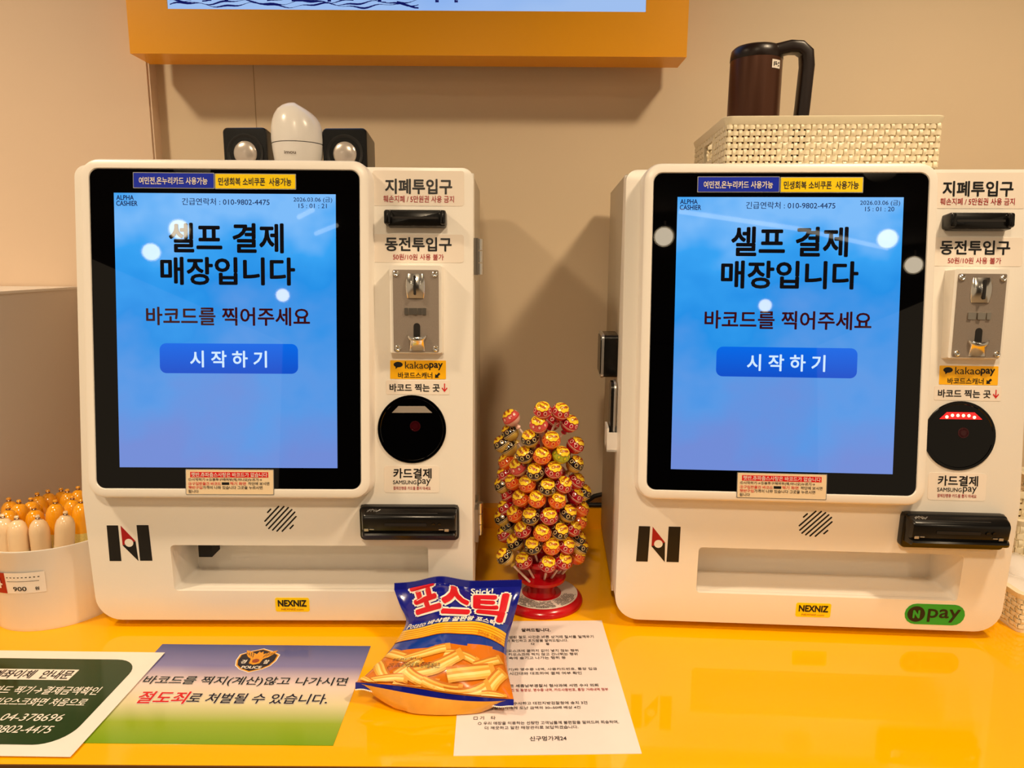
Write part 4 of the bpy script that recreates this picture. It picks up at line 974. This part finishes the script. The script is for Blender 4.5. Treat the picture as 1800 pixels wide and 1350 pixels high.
# lettering
for s, r_, bo in [('포', (.10, .26, .34, .0), .06), ('스', (.34, .31, .60, .04), .06), ('틱', (.62, .36, .92, .08), .06)]:
    MB().halo(s, r_, M_bwhite, TB, .04, .0012, .05).build('lettering_outline', bag)
    MB().text(s, (r_[0], r_[1], r_[2], r_[3]), M_bred, TB, .04, z=.0021).build('lettering', bag)
TW = lambda s, t_, z=0: TB(s, t_ + .035 * math.sin(PI * 1.9 * s + .6) + .045 * s, z)
MB().text('바삭함 끝판왕 포스틱', (.26, .375, .86, .325), M_bwhite, TW, .04, z=.0014).build('lettering', bag)
MB().text('Potato', (.06, .375, .24, .315), M_bwhite, TW, .01, z=.0014).build('lettering', bag)
MB().text('Stick!', (.60, .10, .78, .03), M_bwhite, TB, .02, z=.0022).build('lettering', bag)
MB().text('Since 1980', (.74, .50, .95, .455), M_bor, TW, 0, z=.0016).build('lettering', bag)
MB().text('중량 84 g(390 kcal)', (.16, .80, .38, .765), M_ink, TB, .006, z=.0054).build('lettering', bag); MB().text('감자 10%, 감자분말 9%, 감자플레이크', (.15, .85, .52, .81), M_ink, TB, .006, z=.0054).build('lettering', bag)

# ================================================================== BASKETS AND PACKETS AT THE RIGHT END
c0 = hz(1789, 1112); 
basket('woven_basket', 'cream woven basket of white packets standing beside the kiosk on the counter', (c0.x + .12, c0.y + .07, 0), .0, .24, .14, .062, 24, 14, 6, M_cream, handle=False, group='cream woven baskets')
M_pack = mat('packet_film', (240, 232, 226), .2, coat=.4, noise=.05, nscale=40)
for i in range(6):
    pk = thing('packet', 'glossy white wrapped packet lying in the counter basket', 'packet', (c0.x + .035 + .034 * i, c0.y + .045 + .05 * (i % 2), .009 + .012 * (i % 3)), .5 - .35 * i, 'white packets in the basket')
    b = MB(); rings = []
    for j in range(7):
        a_ = j / 6; y = (a_ - .5) * .085; th = .003 + .016 * math.sin(PI * a_)
        rings.append([(x, y, .02 + .024 * a_ + th * math.sin(an)) for x, an in [(.03 * math.cos(q * PI / 6), q * PI / 6) for q in range(12)]])
    b.loft(rings, M_pack); b.build('wrap', pk, 50)
    for e in (-1, 1):
        MB().box((-.027, e * .0425 - .003, .019 + .024 * (e > 0)), (.027, e * .0425 + .003, .0205 + .024 * (e > 0)), M_pack).build('crimp', pk)
p2 = hy(1784, 918, 1.13)
basket('woven_basket', 'taller cream woven basket behind the packet basket beside the kiosk', (p2.x + .115, 1.215, 0), .0, .20, .15, p2.z, 18, 12, 8, M_cream, handle=False, group='cream woven baskets')
p3 = hy(1790, 892, 1.31); 
MB_ = thing('dark_riser', 'dark shelf riser at the wall behind the cream baskets', 'riser', (p3.x + .16, 1.345, 0)); MB().box((-.15, -.03, 0), (.15, .03, max(.03, p3.z)), M_blackm).build('block', MB_)
p4 = hy(1790, 838, 1.31)
basket('woven_basket', 'small cream woven basket raised on the dark riser by the wall', (p3.x + .16, 1.345, max(.03, p3.z) + .0005), 0, .28, .055, max(.05, p4.z - p3.z), 18, 5, 6, M_cream, handle=False, group='cream woven baskets')
# cable on the wall behind the lollipops
b = MB(); P = [hy(1062, 868, 1.39), hy(1045, 872, 1.395), hy(1033, 880, 1.395), hy(1030, 889, 1.392)]; P = [P[0] + V((.05, 0, .02))] + P + [P[-1] + V((.04, 0, -.002))]
tag(b.tube([(p.x, p.y, max(p.z, .049)) for p in P], .005, M_blackm, 8).build('power_cable', None, 50), 'black power cable on the upstand rail behind the kiosk', 'cable')

# ================================================================== CEILING LAMPS
M_lampw = mat('lamp_glow', (255, 240, 215), .5, emit=(255, 236, 205), estr=14)
def lamp(x, y, watts=0, r=.048, spot=2.5):
    o = thing('ceiling_downlight', 'round white ceiling downlight set in the dark ceiling', 'lamp', (x, y, CEIL - .06), 0, 'round ceiling downlights')
    MB().lathe([(r * 1.25, .06), (r * 1.25, .004), (r * 1.1, 0), (r * 1.05, .004)], 28, mat('lamp_can', (230, 225, 215), .4), cap0=True, cap1=False).build('can', o, 40)
    MB().lathe([(r * 1.05, .006), (0, .006)], 28, M_lampw, cap0=False, cap1=False).build('glow_disc', o)
    if watts:
        l = bpy.data.lights.new('lamp_light', 'SPOT'); l.energy = watts; l.color = LAMP_COL; l.shadow_soft_size = .09; l.spot_size = spot; l.spot_blend = .6
        lo = bpy.data.objects.new('lamp_light', l); COL.objects.link(lo); lo.parent = o; lo.location = (0, 0, -.015)
for x, y, wt in MAIN_LAMPS: lamp(x, y, wt)
# the far room as the screens mirror it: follow the mirrored sight line to a plane
def mirrored(k, px, py, n=(0, 0, 1), p0=(0, 0, CEIL - .06)):
    o, d = kray(k, px, py); nn = V((0, -CT, ST)); q = PU(0, 0); t_ = (q - o).dot(nn) / d.dot(nn); p = o + d * t_; r_ = d - nn * 2 * d.dot(nn)
    w_ = KP[k][2]; pw = kw(k, p); rw_ = V((r_.x * math.cos(w_) - r_.y * math.sin(w_), r_.x * math.sin(w_) + r_.y * math.cos(w_), r_.z)); n = V(n)
    return pw + rw_ * ((V(p0) - pw).dot(n) / rw_.dot(n))
def spotlight(p, r=.055):
    ax = (V((0, .9, .35)) - p).normalized(); x_ = ax.cross(V((0, 0, 1))).normalized(); y_ = x_.cross(ax)
    o = thing('track_spotlight', 'white cylindrical spotlight hanging from the dark ceiling, aimed at counter', 'lamp', p, 0, 'ceiling spotlights over the shop')
    T = lambda a, b, c: x_ * a + y_ * b - ax * c
    MB().lathe([(r * 1.2, 0), (r * 1.22, .004), (r * 1.22, .13), (r, .14)], 24, mat('lamp_can', (230, 225, 215), .4), T=T, cap0=False).build('can', o, 40)
    MB().lathe([(r * 1.05, .004), (0, .004)], 24, M_lampw, T=T, cap0=False, cap1=False).build('glow_disc', o)
    q_ = -ax * .13; MB().tube([q_, (q_.x, q_.y, CEIL - p.z)], .008, M_wplas, 8).build('stem', o)
for k, px, py in (('L', 315, 403), ('L', 497, 519), ('L', 266, 443), ('R', 1167, 416), ('R', 1560, 420), ('R', 1606, 466), ('R', 1345, 537)):
    p = mirrored(k, px, py, p0=(0, 0, CEIL - .14))
    if p.y > -8.5 and p.y < 0: spotlight(p, .055 * max(1, (1 - p.y) / 6))
M_line = mat('led_line', (255, 250, 240), .5, emit=(255, 244, 226), estr=3)
for k, a_, c in (('L', (525, 382), (550, 369)), ('L', (555, 411), (592, 396)), ('R', (1195, 372), (1400, 402)), ('R', (1400, 402), (1560, 437))):
    p, q = mirrored(k, *a_, p0=(0, 0, CEIL - .03)), mirrored(k, *c, p0=(0, 0, CEIL - .03))
    if min(p.y, q.y) > -8.8:
        o = thing('linear_light', 'thin white linear ceiling light in the dark ceiling', 'lamp', (p + q) / 2, 0, 'linear ceiling lights'); m_ = (p + q) / 2
        MB().tube([p - m_, q - m_], .014, M_line, 8).build('tube', o, 40); MB().tube([p - m_ + V((0, 0, .02)), q - m_ + V((0, 0, .02))], .012, M_wplas, 6).build('housing', o, 40)
zb0 = mirrored('L', 170, 500, (0, 1, 0), (0, -8.6, 0)).z; zb1 = mirrored('L', 170, 440, (0, 1, 0), (0, -8.6, 0)).z
struct(MB().box((-3.4, -9.0, zb0), (3.4, -8.6, min(zb1, CEIL)), mat('bulkhead_paint', (214, 170, 112), .6)).build('trim_3'))
print('bulkhead', zb0, zb1)
